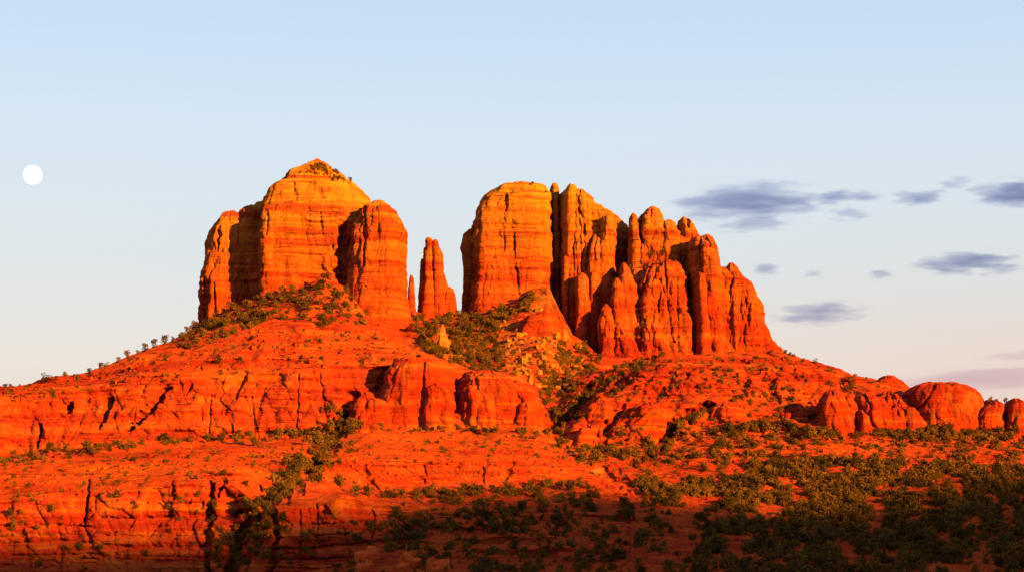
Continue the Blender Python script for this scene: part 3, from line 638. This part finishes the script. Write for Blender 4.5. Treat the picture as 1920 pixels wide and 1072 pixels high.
rock("rock_outcrop", 1220, 820, 1640, "squat red outcrop with a slanting shadow, below the right butte", "rock outcrop", [
  ("rock_mass", [(752, 1195, 1240), (764, 1175, 1262), (790, 1160, 1262), (830, 1150, 1240), (870, 1146, 1236)], 1652, 28, dict(n=2.4, seed=69)),
  ("rock_buttress", [(752, 1340, 1372), (760, 1332, 1388), (780, 1328, 1396), (830, 1322, 1402)], 1648, 22, dict(n=2.5, seed=70))], G)
rock("rock_outcrop", 1110, 830, 1620, "low red buttresses at the mouth of the gully, right of the centre outcrop", "rock outcrop", [
  ("rock_buttress", [(742, 1110, 1138), (760, 1096, 1150), (790, 1088, 1152), (850, 1080, 1156)], 1664, 24, dict(n=2.4, seed=71)),
  ("rock_buttress", [(800, 1085, 1110), (812, 1078, 1118), (840, 1074, 1124), (870, 1070, 1128)], 1622, 16, dict(n=2.4, seed=72))], G)
GB = "fallen boulders at the bottom of the slope"
def hull(name, px, py, d, wpx, hpx, parent, seed, mat):
    r = np.random.RandomState(seed); sc = K * d
    import bmesh
    bm = bmesh.new()
    v = r.normal(size=(15, 3)); v /= np.linalg.norm(v, axis=1, keepdims=True)
    v = np.sign(v) * np.abs(v) ** 0.75
    for q in v: bm.verts.new((q[0] * wpx * sc * 0.56, q[1] * wpx * sc * 0.5, q[2] * hpx * sc * 0.56))
    res = bmesh.ops.convex_hull(bm, input=bm.verts)
    bmesh.ops.delete(bm, geom=[g_ for g_ in res["geom_interior"] if isinstance(g_, bmesh.types.BMVert)], context='VERTS')
    bmesh.ops.bevel(bm, geom=bm.edges[:], offset=0.22, segments=1, affect='EDGES')
    me = bpy.data.meshes.new(name); bm.to_mesh(me); bm.free(); me.materials.append(mat)
    o = bpy.data.objects.new(name, me); C.objects.link(o); o.parent = parent
    o.location = P(px, py, d) - np.array(parent.location); return o
for px_, lab, blocks in (
  (690, "split angular boulder at the bottom of the slope, leftmost of the three big boulders", ((676, 1044, 26, 30), (697, 1040, 32, 34), (686, 1062, 34, 30), (672, 1070, 24, 22))),
  (770, "broad red boulder between two dark bushes at the bottom of the slope", ((764, 1050, 34, 30), (780, 1058, 26, 26), (757, 1066, 28, 26))),
  (820, "cracked low boulder at the bottom edge, right of the broad one", ((808, 1056, 30, 24), (830, 1058, 38, 26), (818, 1068, 46, 24)))):
    q = surf(px_, 1058); d_ = (q[0][1] if q is not None else 1230) - 3
    e = butte("boulder", px_, 1068, d_, lab, "boulder", GB)
    for k_, (bx, by, bw, bh) in enumerate(blocks): hull("rock_block", bx, by, d_ - 1.5 * (k_ % 3), bw, bh, e, px_ + k_, M_BOULDER)

# ------------------------------------------------------------------ plants
rng = np.random.RandomState(11)
random.seed(5)
def crown_mesh(seed, lobes, leaves, h, wd, leaf):
    r = np.random.RandomState(seed)
    cs = []
    for q in range(lobes):
        a = r.rand() * 2 * math.pi; rr = wd * 0.30 * math.sqrt(r.rand()); zz = h * (0.10 + 0.66 * r.rand() ** 1.2)
        cs.append((rr * math.cos(a), rr * math.sin(a), zz, (0.20 + 0.16 * r.rand()) * wd * (1.2 - 0.6 * zz / h)))
    cs = np.array(cs)
    c = cs[r.randint(0, lobes, leaves)]
    v = r.normal(size=(leaves, 3)); v /= np.linalg.norm(v, axis=1, keepdims=True)
    p = c[:, :3] + v * (c[:, 3] * (0.55 + 0.5 * r.rand(leaves) ** 0.5))[:, None] * np.array([1, 1, 0.85])
    p[:, 2] = np.maximum(p[:, 2], 0.05)
    n = v + 0.7 * r.normal(size=(leaves, 3)); n /= np.linalg.norm(n, axis=1, keepdims=True)
    t = np.cross(n, r.normal(size=(leaves, 3))); t /= np.linalg.norm(t, axis=1, keepdims=True); b = np.cross(n, t)
    s = (leaf * (0.6 + 0.8 * r.rand(leaves)))[:, None]
    V = np.stack([p - t * s - b * s * .6, p + t * s - b * s * .6, p + t * s * .7 + b * s * .6, p - t * s * .7 + b * s * .6], 1).reshape(-1, 3)
    F = np.arange(leaves * 4).reshape(-1, 4)
    return V, F
def trunk_mesh(seed, h, w):
    r = np.random.RandomState(seed); V = []; F = []
    def limb(a, b, ra, rb, k=6):
        a, b = np.array(a, float), np.array(b, float); d = b - a; d /= np.linalg.norm(d)
        u = np.cross(d, (0.3, 1, 0.2)); u /= np.linalg.norm(u); v = np.cross(d, u); o = len(V)
        for c, rad in ((a, ra), (b, rb)):
            for q in range(k): V.append(c + rad * (math.cos(q * 6.283 / k) * u + math.sin(q * 6.283 / k) * v))
        for q in range(k): F.append((o + q, o + (q + 1) % k, o + k + (q + 1) % k, o + k + q))
    top = (r.normal() * .05 * w, r.normal() * .05 * w, h * .38)
    limb((0, 0, -h * 0.12), top, .055 * w, .04 * w)
    for q in range(4):
        a = r.rand() * 6.283
        limb(top, (math.cos(a) * w * .26, math.sin(a) * w * .26, h * (.55 + .3 * r.rand())), .032 * w, .012 * w, 5)
    return np.array(V), np.array(F)
NP = 7
tree_geo = [crown_mesh(100 + q, 9, 340, 1.15, 1.0, 0.055) for q in range(NP)]          # unit trees, about 1 wide
tree_me = []
shrub_geo = [crown_mesh(200 + q, 6, 170, 0.72, 1.0, 0.075) for q in range(NP)]
def proto(name, V, F, mat):
    o = link_mesh(name, V, F, mat, smooth_shade=False); me = o.data; bpy.data.objects.remove(o); return me
for q in range(NP):
    tv, tf = trunk_mesh(300 + q, 1.15, 1.0)
    tree_me.append((proto("crown", *tree_geo[q], M_LEAF), proto("trunk", tv, tf, M_BARK)))
shrub_me = [proto("desert_shrub", *g_, M_SCRUB) for g_ in shrub_geo]

plants = []     # (x, y, z, size m, kind, zone)
def plant(px, py, size_px, kind, zone, rock_ok=False):
    q = surf(px, py)
    if q is None: return
    p, t = q
    if not t and not rock_ok: return
    s = size_px * K * p[1]
    plants.append((p[0] + rng.normal() * .4, p[1], p[2] - 0.13 * s, s, kind, zone))
def in_poly(px, py, poly):
    c = False; n = len(poly)
    for q in range(n):
        x1, y1 = poly[q]; x2, y2 = poly[q - 1]
        if (y1 > py) != (y2 > py) and px < (x2 - x1) * (py - y1) / (y2 - y1) + x1: c = not c
    return c
def scatter(zone, poly, count, smin, smax, ptree, clump=0.0, rock_ok=False):
    xs = [p[0] for p in poly]; ys = [p[1] for p in poly]; k = 0; tries = 0
    while k < count and tries < count * 30:
        tries += 1
        px = rng.uniform(min(xs), max(xs)); py = rng.uniform(min(ys), max(ys))
        if not in_poly(px, py, poly): continue
        if clump and vn(np.array([px / 30.]), np.array([py / 18.]), np.array([3.3]))[0] < rng.uniform(-1, 1) * clump + (clump - 1) * 0.3: continue
        s = smin * 0.75 + (smax * 1.12 - smin * 0.75) * rng.rand() ** 2.4
        plant(px, py, s, 't' if rng.rand() < ptree else 's', zone, rock_ok); k += 1
def strip(zone, line, count, wid, smin, smax, ptree):
    n = len(line) - 1
    L = [math.dist(line[q], line[q + 1]) for q in range(n)]; tot = sum(L)
    for _ in range(count):
        u = rng.rand() * tot; q = 0
        while u > L[q] and q < n - 1: u -= L[q]; q += 1
        t = u / L[q]
        px = line[q][0] * (1 - t) + line[q + 1][0] * t + rng.normal() * wid * 0.5; py = line[q][1] * (1 - t) + line[q + 1][1] * t + rng.normal() * wid * 0.35
        s = smin + (smax - smin) * rng.rand() ** 1.5
        plant(px, py, s, 't' if rng.rand() < ptree else 's', zone)
Z_TALUS, Z_SKYL, Z_LBENCH, Z_LCLIFF, Z_GULLY, Z_SADDLE, Z_RGULLY, Z_DIAG, Z_RSLOPE, Z_DENSE, Z_SHADE, Z_MIDB, Z_DOME, Z_RUP, Z_LLOW, Z_BOT, Z_TOP, Z_RSKY = range(18)
for px, py, s in ((8, 722, 17), (18, 722, 9), (38, 720, 6), (88, 712, 26), (104, 709, 12), (120, 704, 16), (140, 701, 9), (165, 697, 14), (186, 688, 17), (200, 683, 17), (222, 675, 12), (237, 668, 18), (255, 660, 13), (270, 656, 22), (288, 650, 22), (310, 642, 26), (325, 636, 16), (336, 632, 22), (350, 624, 20), (362, 614, 24), (372, 608, 20), (382, 606, 18)):
    for dy in (0, 3, 6, 9, 12):
        if surf(px, py + dy) is not None: plant(px, py + dy, s * 0.78, 't', Z_SKYL); break
for px, py, s in ((1474, 660, 10), (1481, 664, 9), (1503, 672, 7), (1528, 680, 10), (1602, 706, 10), (1624, 710, 8), (1640, 716, 8), (1752, 718, 6), (1855, 752, 11), (1868, 752, 8), (1884, 750, 12)):
    for dy in (0, 3, 6, 9, 12):
        if surf(px, py + dy) is not None: plant(px, py + dy, s, 's' if s < 9 else 't', Z_RSKY, True); break
scatter(Z_TALUS, [(365, 606), (420, 580), (500, 552), (580, 532), (605, 515), (640, 530), (700, 595), (730, 612), (700, 618), (600, 612), (520, 596), (450, 622), (380, 645), (335, 652)], 260, 7, 20, 0.55)
scatter(Z_LBENCH, [(0, 725), (160, 700), (330, 645), (470, 615), (700, 620), (770, 655), (740, 690), (560, 690), (300, 715), (0, 760)], 85, 4, 14, 0.2, 0.5)
strip(Z_LCLIFF, [(0, 862), (60, 858), (110, 838), (150, 846), (240, 832), (330, 827), (380, 825), (430, 822), (480, 824), (560, 814), (600, 818), (640, 806), (690, 800)], 125, 16, 8, 24, 0.5)
strip(Z_GULLY, [(660, 785), (620, 830), (590, 865), (560, 895), (520, 925), (480, 962), (450, 1005), (425, 1060)], 240, 36, 10, 28, 0.6)
strip(Z_GULLY, [(395, 925), (392, 965), (390, 1000)], 16, 16, 10, 24, 0.7)
scatter(Z_SADDLE, [(772, 592), (800, 600), (868, 582), (900, 592), (960, 572), (1002, 548), (990, 580), (930, 612), (945, 690), (905, 705), (860, 680), (830, 690), (790, 650), (775, 625)], 850, 6, 17, 0.6)
scatter(Z_RGULLY, [(1000, 700), (1060, 660), (1090, 640), (1140, 650), (1120, 690), (1070, 755), (1025, 795), (1005, 740)], 330, 5, 15, 0.45)
scatter(Z_RGULLY, [(935, 650), (960, 660), (1000, 650), (1060, 640), (1070, 680), (1010, 700), (950, 700)], 120, 4, 13, 0.35)
strip(Z_RGULLY, [(1062, 650), (1050, 690), (1025, 720), (1010, 745)], 70, 18, 5, 15, 0.4)
scatter(Z_TALUS, [(365, 606), (420, 580), (500, 552), (520, 596), (450, 622), (380, 645), (320, 660)], 90, 8, 22, 0.6)
strip(Z_RGULLY, [(1040, 790), (1050, 830), (1100, 850), (1140, 850)], 60, 26, 8, 22, 0.5)
strip(Z_DIAG, [(1240, 658), (1190, 690), (1130, 722), (1090, 752), (1050, 795)], 90, 15, 8, 20, 0.5)
strip(Z_DIAG, [(1330, 770), (1290, 790), (1240, 830), (1200, 860)], 60, 18, 8, 22, 0.5)
strip(Z_DIAG, [(1180, 715), (1130, 750), (1085, 790)], 30, 10, 6, 14, 0.4)
scatter(Z_RSLOPE, [(1060, 850), (1250, 815), (1500, 800), (1920, 815), (2150, 825), (2150, 880), (1700, 872), (1500, 885), (1200, 905), (1100, 890)], 1200, 5, 18, 0.35, 0.55)
scatter(Z_DENSE, [(1180, 905), (1480, 860), (1920, 875), (2180, 875), (2180, 955), (1500, 965), (1250, 955)], 4300, 6, 22, 0.5, 0.2)
scatter(Z_SHADE, [(760, 925), (1100, 905), (1300, 960), (1920, 950), (2180, 945), (2180, 1078), (800, 1078), (700, 1000)], 2300, 4, 24, 0.45, 0.6)
scatter(Z_SHADE, [(1330, 985), (1500, 960), (1920, 940), (2150, 940), (2150, 1078), (1900, 1078), (1850, 1000), (1780, 1078), (1300, 1078)], 2200, 8, 28, 0.55, 0.25)
scatter(Z_MIDB, [(620, 830), (1020, 815), (1100, 860), (1060, 880), (900, 865), (620, 870)], 45, 5, 16, 0.25)
scatter(Z_MIDB, [(630, 900), (800, 915), (1130, 905), (1100, 925), (760, 935), (640, 925)], 60, 8, 24, 0.45)
strip(Z_MIDB, [(690, 805), (790, 806), (850, 806), (950, 806), (1020, 815)], 50, 12, 7, 20, 0.4)
strip(Z_DOME, [(1340, 815), (1430, 800), (1540, 812), (1620, 808), (1700, 818), (1760, 815), (1830, 812), (1900, 815)], 200, 16, 8, 24, 0.5)
scatter(Z_RUP, [(1130, 680), (1300, 672), (1480, 665), (1690, 730), (1680, 760), (1500, 790), (1300, 790), (1180, 760)], 130, 4, 15, 0.3, 0.5)
scatter(Z_LLOW, [(0, 855), (300, 840), (600, 835), (600, 860), (440, 895), (330, 900), (0, 935)], 100, 4, 15, 0.2, 0.4)
scatter(Z_LLOW, [(0, 940), (440, 905), (470, 960), (400, 1075), (0, 1075)], 75, 6, 18, 0.4, 0.5)
scatter(Z_BOT, [(430, 1000), (500, 970), (700, 950), (830, 960), (830, 1075), (420, 1075)], 80, 8, 26, 0.45, 0.5)
scatter(Z_TOP, [(560, 322), (590, 305), (605, 306), (640, 328), (665, 344), (650, 345), (600, 328)], 70, 5, 11, 0.0, 0, True)
scatter(Z_TOP, [(990, 344), (1010, 345), (1010, 350), (990, 350)], 3, 4, 8, 0.3, 0, True)
scatter(Z_TOP, [(1218, 474), (1246, 472), (1250, 480), (1215, 482)], 14, 4, 9, 0.3, 0, True)

scatter(Z_LBENCH, [(0, 725), (160, 700), (330, 645), (470, 615), (700, 620), (770, 655), (740, 690), (560, 690), (300, 715), (0, 760)], 170, 3, 10, 0.15, 0.5)
scatter(Z_LLOW, [(0, 855), (300, 840), (600, 835), (600, 860), (440, 895), (330, 900), (0, 935)], 190, 3, 10, 0.15, 0.4)
scatter(Z_MIDB, [(620, 830), (1020, 815), (1100, 860), (1060, 880), (900, 865), (620, 870)], 110, 3, 10, 0.15, 0.4)
scatter(Z_RUP, [(1060, 760), (1180, 680), (1300, 672), (1480, 665), (1690, 730), (1680, 760), (1500, 800), (1300, 800), (1100, 830)], 260, 3, 13, 0.25, 0.55)
strip(Z_DIAG, [(1290, 700), (1240, 740), (1195, 780), (1160, 820)], 50, 12, 5, 14, 0.4)
strip(Z_DIAG, [(1400, 720), (1370, 760), (1330, 800)], 36, 12, 5, 14, 0.4)
ZL = {
 Z_TALUS: "on the scree apron under the left butte", Z_SKYL: "on the left skyline below the leftmost butte", Z_LBENCH: "on the bare red bench above the left cliff",
 Z_LCLIFF: "in the green band at the foot of the left cliff", Z_GULLY: "in the steep dark gully descending left of the centre", Z_SADDLE: "in the thicket filling the saddle below the spires",
 Z_RGULLY: "in the tan gully between the centre outcrop and the right butte", Z_DIAG: "in a slanting cleft below the right butte", Z_RSLOPE: "on the sunlit slope below the right domes",
 Z_DENSE: "in the dense sunlit scrub at lower right", Z_SHADE: "on the shaded slope along the bottom", Z_MIDB: "on the bench below the centre outcrop", Z_DOME: "along the foot of the domes and outcrops at right",
 Z_RUP: "on the red apron under the right butte", Z_LLOW: "on the lower left ledges", Z_BOT: "around the boulders at bottom centre", Z_TOP: "on a butte's top ledge", Z_RSKY: "on the right skyline"}
plants.sort(key=lambda p: -p[3] / p[1])
inside = lambda p: abs(p[0] / (K * p[1])) < 955 and HZ - p[2] / (K * p[1]) < 1070
plants.sort(key=lambda p: not inside(p))              # the individuals are the largest of those in the picture
trees = [p for p in plants if p[4] == 't']; shrubs = [p for p in plants if p[4] == 's']
keep_t, rest_t = trees[:290], trees[290:]
keep_s, rest_s = shrubs[:290], shrubs[290:]
def size_word(s, kind):
    if kind == 't': return "large" if s > 8.0 else "medium-sized" if s > 6.6 else "small"
    return "wide" if s > 7.0 else "middling" if s > 5.4 else "low"
for q, (px, py, pz, s, kind, zone) in enumerate(keep_t):
    cm, tm = tree_me[q % NP]
    o = bpy.data.objects.new("juniper_tree", None); C.objects.link(o)
    o.location = (px, py, pz); o.rotation_euler = (0, 0, rng.rand() * 6.28); o.scale = (s, s, s * rng.uniform(0.72, 1.12)); o.empty_display_size = .5
    tag(o, size_word(s, 't') + " olive juniper " + ZL[zone], "tree", "junipers " + ZL[zone])
    for nm, me in (("crown", cm), ("trunk", tm)):
        c = bpy.data.objects.new(nm, me); C.objects.link(c); c.parent = o
for q, (px, py, pz, s, kind, zone) in enumerate(keep_s):
    o = bpy.data.objects.new("desert_shrub", shrub_me[q % NP]); C.objects.link(o)
    o.location = (px, py, pz); o.rotation_euler = (0, 0, rng.rand() * 6.28); o.scale = (s, s, s * rng.uniform(0.7, 1.1))
    tag(o, size_word(s, 's') + " olive-brown desert shrub " + ZL[zone], "shrub", "shrubs " + ZL[zone])
def merged(name, lst, geo, mat):
    Vs, Fs, off = [], [], 0
    for q, (px, py, pz, s, kind, zone) in enumerate(lst):
        V, F = geo[q % NP]
        a = rng.rand() * 6.28; c, sn = math.cos(a), math.sin(a)
        W = V * np.array([s, s, s * rng.uniform(0.75, 1.2)])
        W = np.stack([W[:, 0] * c - W[:, 1] * sn + px, W[:, 0] * sn + W[:, 1] * c + py, W[:, 2] + pz], -1)
        Vs.append(W); Fs.append(F + off); off += len(W)
    if Vs: return tag(link_mesh(name, np.concatenate(Vs), np.concatenate(Fs), mat, smooth_shade=False), kind="stuff")
merged("juniper_scrub", rest_t, tree_geo, M_LEAF)
merged("undergrowth", rest_s, shrub_geo, M_SCRUB)
def chunk(seed):
    r = np.random.RandomState(seed)
    V = np.array([(i, j, k) for i in (-1, 1) for j in (-1, 1) for k in (-1, 1)], float) * 0.5
    V = V * (0.7 + 0.6 * r.rand(8, 3)); V[:, 2] *= 0.8
    return V, np.array([(0, 1, 3, 2), (4, 6, 7, 5), (0, 4, 5, 1), (2, 3, 7, 6), (0, 2, 6, 4), (1, 5, 7, 3)])
chunks = [chunk(400 + q) for q in range(NP)]
tufts = [crown_mesh(500 + q, 3, 34, 0.55, 1.0, 0.13) for q in range(NP)]
def sprinkle(polys, smin, smax):
    out = []
    for poly, count in polys:
        xs_ = [p[0] for p in poly]; ys_ = [p[1] for p in poly]; k = 0
        for _ in range(count * 8):
            if k >= count: break
            px, py = rng.uniform(min(xs_), max(xs_)), rng.uniform(min(ys_), max(ys_))
            if not in_poly(px, py, poly): continue
            if vn(np.array([px / 40.]), np.array([py / 14.]), np.array([9.3]))[0] < rng.uniform(-.9, .5): continue
            q = surf(px, py)
            if q is None or not q[1]: continue
            s_ = (smin + (smax - smin) * rng.rand() ** 3) * K * q[0][1]
            out.append((q[0][0] + rng.normal(), q[0][1], q[0][2] + 0.05 * s_, s_, 'r', 0)); k += 1
    return out
B1 = [(0, 735), (160, 705), (330, 650), (470, 615), (700, 620), (770, 655), (740, 690), (560, 690), (300, 715), (0, 760)]
B2 = [(0, 860), (300, 835), (600, 825), (1020, 815), (1100, 860), (1060, 890), (620, 900), (440, 900), (0, 940)]
B3 = [(1060, 850), (1250, 815), (1500, 800), (1920, 815), (1920, 960), (1500, 965), (1180, 930)]
B4 = [(1130, 680), (1300, 672), (1480, 665), (1690, 730), (1500, 800), (1200, 830), (1100, 800)]
B5 = [(640, 910), (1120, 900), (1300, 960), (1920, 950), (1920, 1078), (500, 1078)]
BP = [(930, 600), (1000, 560), (1060, 640), (1110, 650), (1060, 740), (1010, 740), (960, 690)]
merged("rubble", sprinkle([(B1, 320), (B2, 420), (B3, 400), (B4, 350), (B5, 450)], 2.0, 9), chunks, M_ROCK)
merged("pale_rubble", sprinkle([(BP, 170)], 1.5, 13), chunks, M_PALE)
merged("grass", sprinkle([(B1, 420), (B2, 800), (B3, 700), (B4, 420), (B5, 600), (BP, 120)], 3.0, 7), tufts, M_GRASS)
print("PLANTS", len(trees), len(shrubs))

# ------------------------------------------------------------------ western ridge behind the camera: its evening shadow lies over the foot of the slope
pts = []
for px, py in ((-300, 1000), (0, 1000), (200, 1004), (400, 1000), (480, 986), (560, 972), (700, 955), (790, 932), (880, 918), (1000, 914), (1110, 912), (1200, 935), (1330, 960), (1420, 970), (1500, 956), (1600, 942), (1700, 926), (1800, 912), (1900, 902)):
    q = surf(np.clip(px, 3, 1915), py)
    b = q[0] if q is not None else P(px, py, 1380)
    if px < 0: b = b + np.array([(px) * K * b[1], 0, 0])
    pts.append(b + s_dir / math.cos(SUN_EL) * 4300)
pts = np.array(pts); pts = pts[np.argsort(pts[:, 0])]
xs = np.linspace(pts[0, 0] - 2200, pts[-1, 0] + 3500, 420)
cz = np.interp(xs, pts[:, 0], pts[:, 2]); cyy = kern(np.interp(xs, pts[:, 0], pts[:, 1]), 3)
cz = cz + 5 * vn(xs / 70, xs * 0, xs * 0) + 3 * vn(xs / 22, xs * 0, xs * 0)
cz *= smooth((xs - xs[0]) / 900) * smooth((xs[-1] - xs) / 900)
us = np.linspace(-1, 1, 41)
HV = []
for u in us:
    h = (1 - abs(u)) ** 0.9
    zz = cz * h + (1 - h) * -8 + (0 if u == 0 else 14 * vn(xs / 120, np.full_like(xs, u * 6), xs * 0) * h * min(1, abs(u) * 4))
    zz = np.where(abs(u) > 1e-6, np.minimum(zz, cz - abs(u) * 60), zz)
    HV.append(np.stack([xs, cyy + u * 1100, zz], -1))
HV = np.concatenate(HV, 0)
tag(link_mesh("hill", HV, grid_faces(41, 420), M_HILL), kind="structure")

# ------------------------------------------------------------------ moon and clouds
def uv_sphere(nu=48, nv=24):
    v = np.linspace(0, np.pi, nv + 1)[:, None]; u = np.linspace(0, 2 * np.pi, nu, endpoint=False)[None]
    V = np.stack([np.sin(v) * np.cos(u), np.sin(v) * np.sin(u), np.cos(v) * np.ones_like(u)], -1).reshape(-1, 3)
    return V, grid_faces(nv + 1, nu, True)[:, ::-1]
SV, SF = uv_sphere()
g = NT("moonlight")
em = g.n("ShaderNodeEmission"); geo = g.n("ShaderNodeNewGeometry")
mn = g.noise(geo.outputs["Position"], 0.004, 3)
g.l(g.mix(g.rng(mn, 0.4, 0.65), (1.0, 0.99, 0.97), (0.86, 0.87, 0.88)), em.inputs[0]); em.inputs[1].default_value = 0.30
g.l(em.outputs[0], g.out.inputs[0])
mp = P(61.5, 328.5, 60000)
moon = link_mesh("moon", SV * (18.2 * K * 60000), SF, g.m); moon.location = mp
tag(moon, "round white full moon in the pale sky at left", "moon")

def cloud_material(name, dens, colr, seed, scl, body):
    g = NT(name)
    tc = g.n("ShaderNodeTexCoord"); ob = tc.outputs["Object"]
    ln = g.n("ShaderNodeVectorMath", operation='LENGTH'); g.l(ob, ln.inputs[0]); r = ln.outputs["Value"]
    geo = g.n("ShaderNodeNewGeometry")
    n1 = g.noise(geo.outputs["Position"], 1.0, 5, 0.58, scl, (seed * 3.1, seed * 1.7, seed * 0.9))
    sp = g.n("ShaderNodeSeparateXYZ"); g.l(ob, sp.inputs[0])
    base = g.math('SUBTRACT', body, g.math('MULTIPLY', r, body * 1.3))
    d = g.math('ADD', base, g.math('MULTIPLY', g.math('SUBTRACT', n1, 0.50), 3.3))
    d = g.rng(d, 0.0, 0.75)
    d = g.math('MULTIPLY', d, g.rng(r, 1.0, 0.78, 0, 1))
    ab = g.n("ShaderNodeVolumeAbsorption"); ab.inputs["Color"].default_value = colr + (1,)
    g.l(g.math('MULTIPLY', d, dens), ab.inputs["Density"])
    g.l(ab.outputs[0], g.out.inputs["Volume"])
    return g.m
CD = 9000.0
CL = [(1235, 1570, 340, 420, 1.0, 'g', "large dark lavender cloud above the right butte's shoulder"), (1310, 1525, 396, 438, 0.5, 'g', "torn wisps hanging just below the largest cloud"),
 (1515, 1600, 354, 386, .55, 'g', "small soft cloud touching the right tip of the largest cloud"), (1590, 1660, 362, 380, .3, 'g', "faint smear of cloud between two darker clouds in the top row"),
 (1545, 1640, 386, 416, .5, 'g', "thin flat cloud below the small soft one"), (1660, 1785, 350, 390, .65, 'g', "mid-sized grey cloud left of the dark cloud at the frame's right edge"),
 (1755, 1835, 332, 354, .45, 'g', "thin slanting streak of cloud, highest of all the clouds"), (1798, 2010, 332, 394, 1.0, 'g', "dark lavender cloud cut off by the right edge of the picture"),
 (1705, 1915, 466, 518, .8, 'g', "ragged lavender cloud in the middle of the right-hand sky"), (1400, 1472, 492, 520, .45, 'g', "small flat cloud beside the right butte's upper slope"),
 (1500, 1550, 505, 522, .25, 'g', "faintest scrap of cloud between two small clouds"), (1626, 1680, 502, 528, .45, 'g', "little oval cloud left of the ragged lavender cloud"),
 (1430, 1640, 560, 612, .6, 'g', "lone pale lavender cloud beside the right butte's lower slope"), (1500, 1690, 358, 384, .4, 'g', "thin streak of cloud trailing from the largest cloud towards the grey one"), (1820, 1925, 486, 520, .4, 'g', "broken wisps under the right end of the ragged lavender cloud"),
 (1560, 2180, 682, 730, .85, 'p', "long pink and lavender bank low over the right domes"),
 (1790, 2070, 652, 678, .65, 'p', "thin pink streak above the long low cloud bank")]
for q, (x0, x1, y0, y1, dn, kd, lab) in enumerate(CL):
    c = P((x0 + x1) / 2, (y0 + y1) / 2, CD + 120 * (q % 3))
    rx, rz = (x1 - x0) / 2 * K * CD, (y1 - y0) / 2 * K * CD
    ry = min(rx, max(rz * 2, 90))
    tau = (3.1 if kd == 'g' else 1.7) * dn
    colr = (0.45, 0.48, 0.71) if kd == 'g' else (0.80, 0.66, 0.80)
    m = cloud_material("cloud_vapour", tau / (2 * ry), colr, q + 1, (1 / (60 + rx * .42), 1 / (60 + rx * .42), 1 / (11 + rz * .26)) if kd == 'g' else (1 / 420, 1 / 200, 1 / 60), 1.7 if kd == 'p' else 1.5 if dn > .9 else 1.25 if dn > .55 else 1.0)
    o = link_mesh("cloud", SV, SF, m); o.location = c; o.scale = (rx * 1.2, ry, rz * 1.2); o.rotation_euler = (0, R(-3), 0)
    tag(o, lab, "cloud", "evening clouds at right")
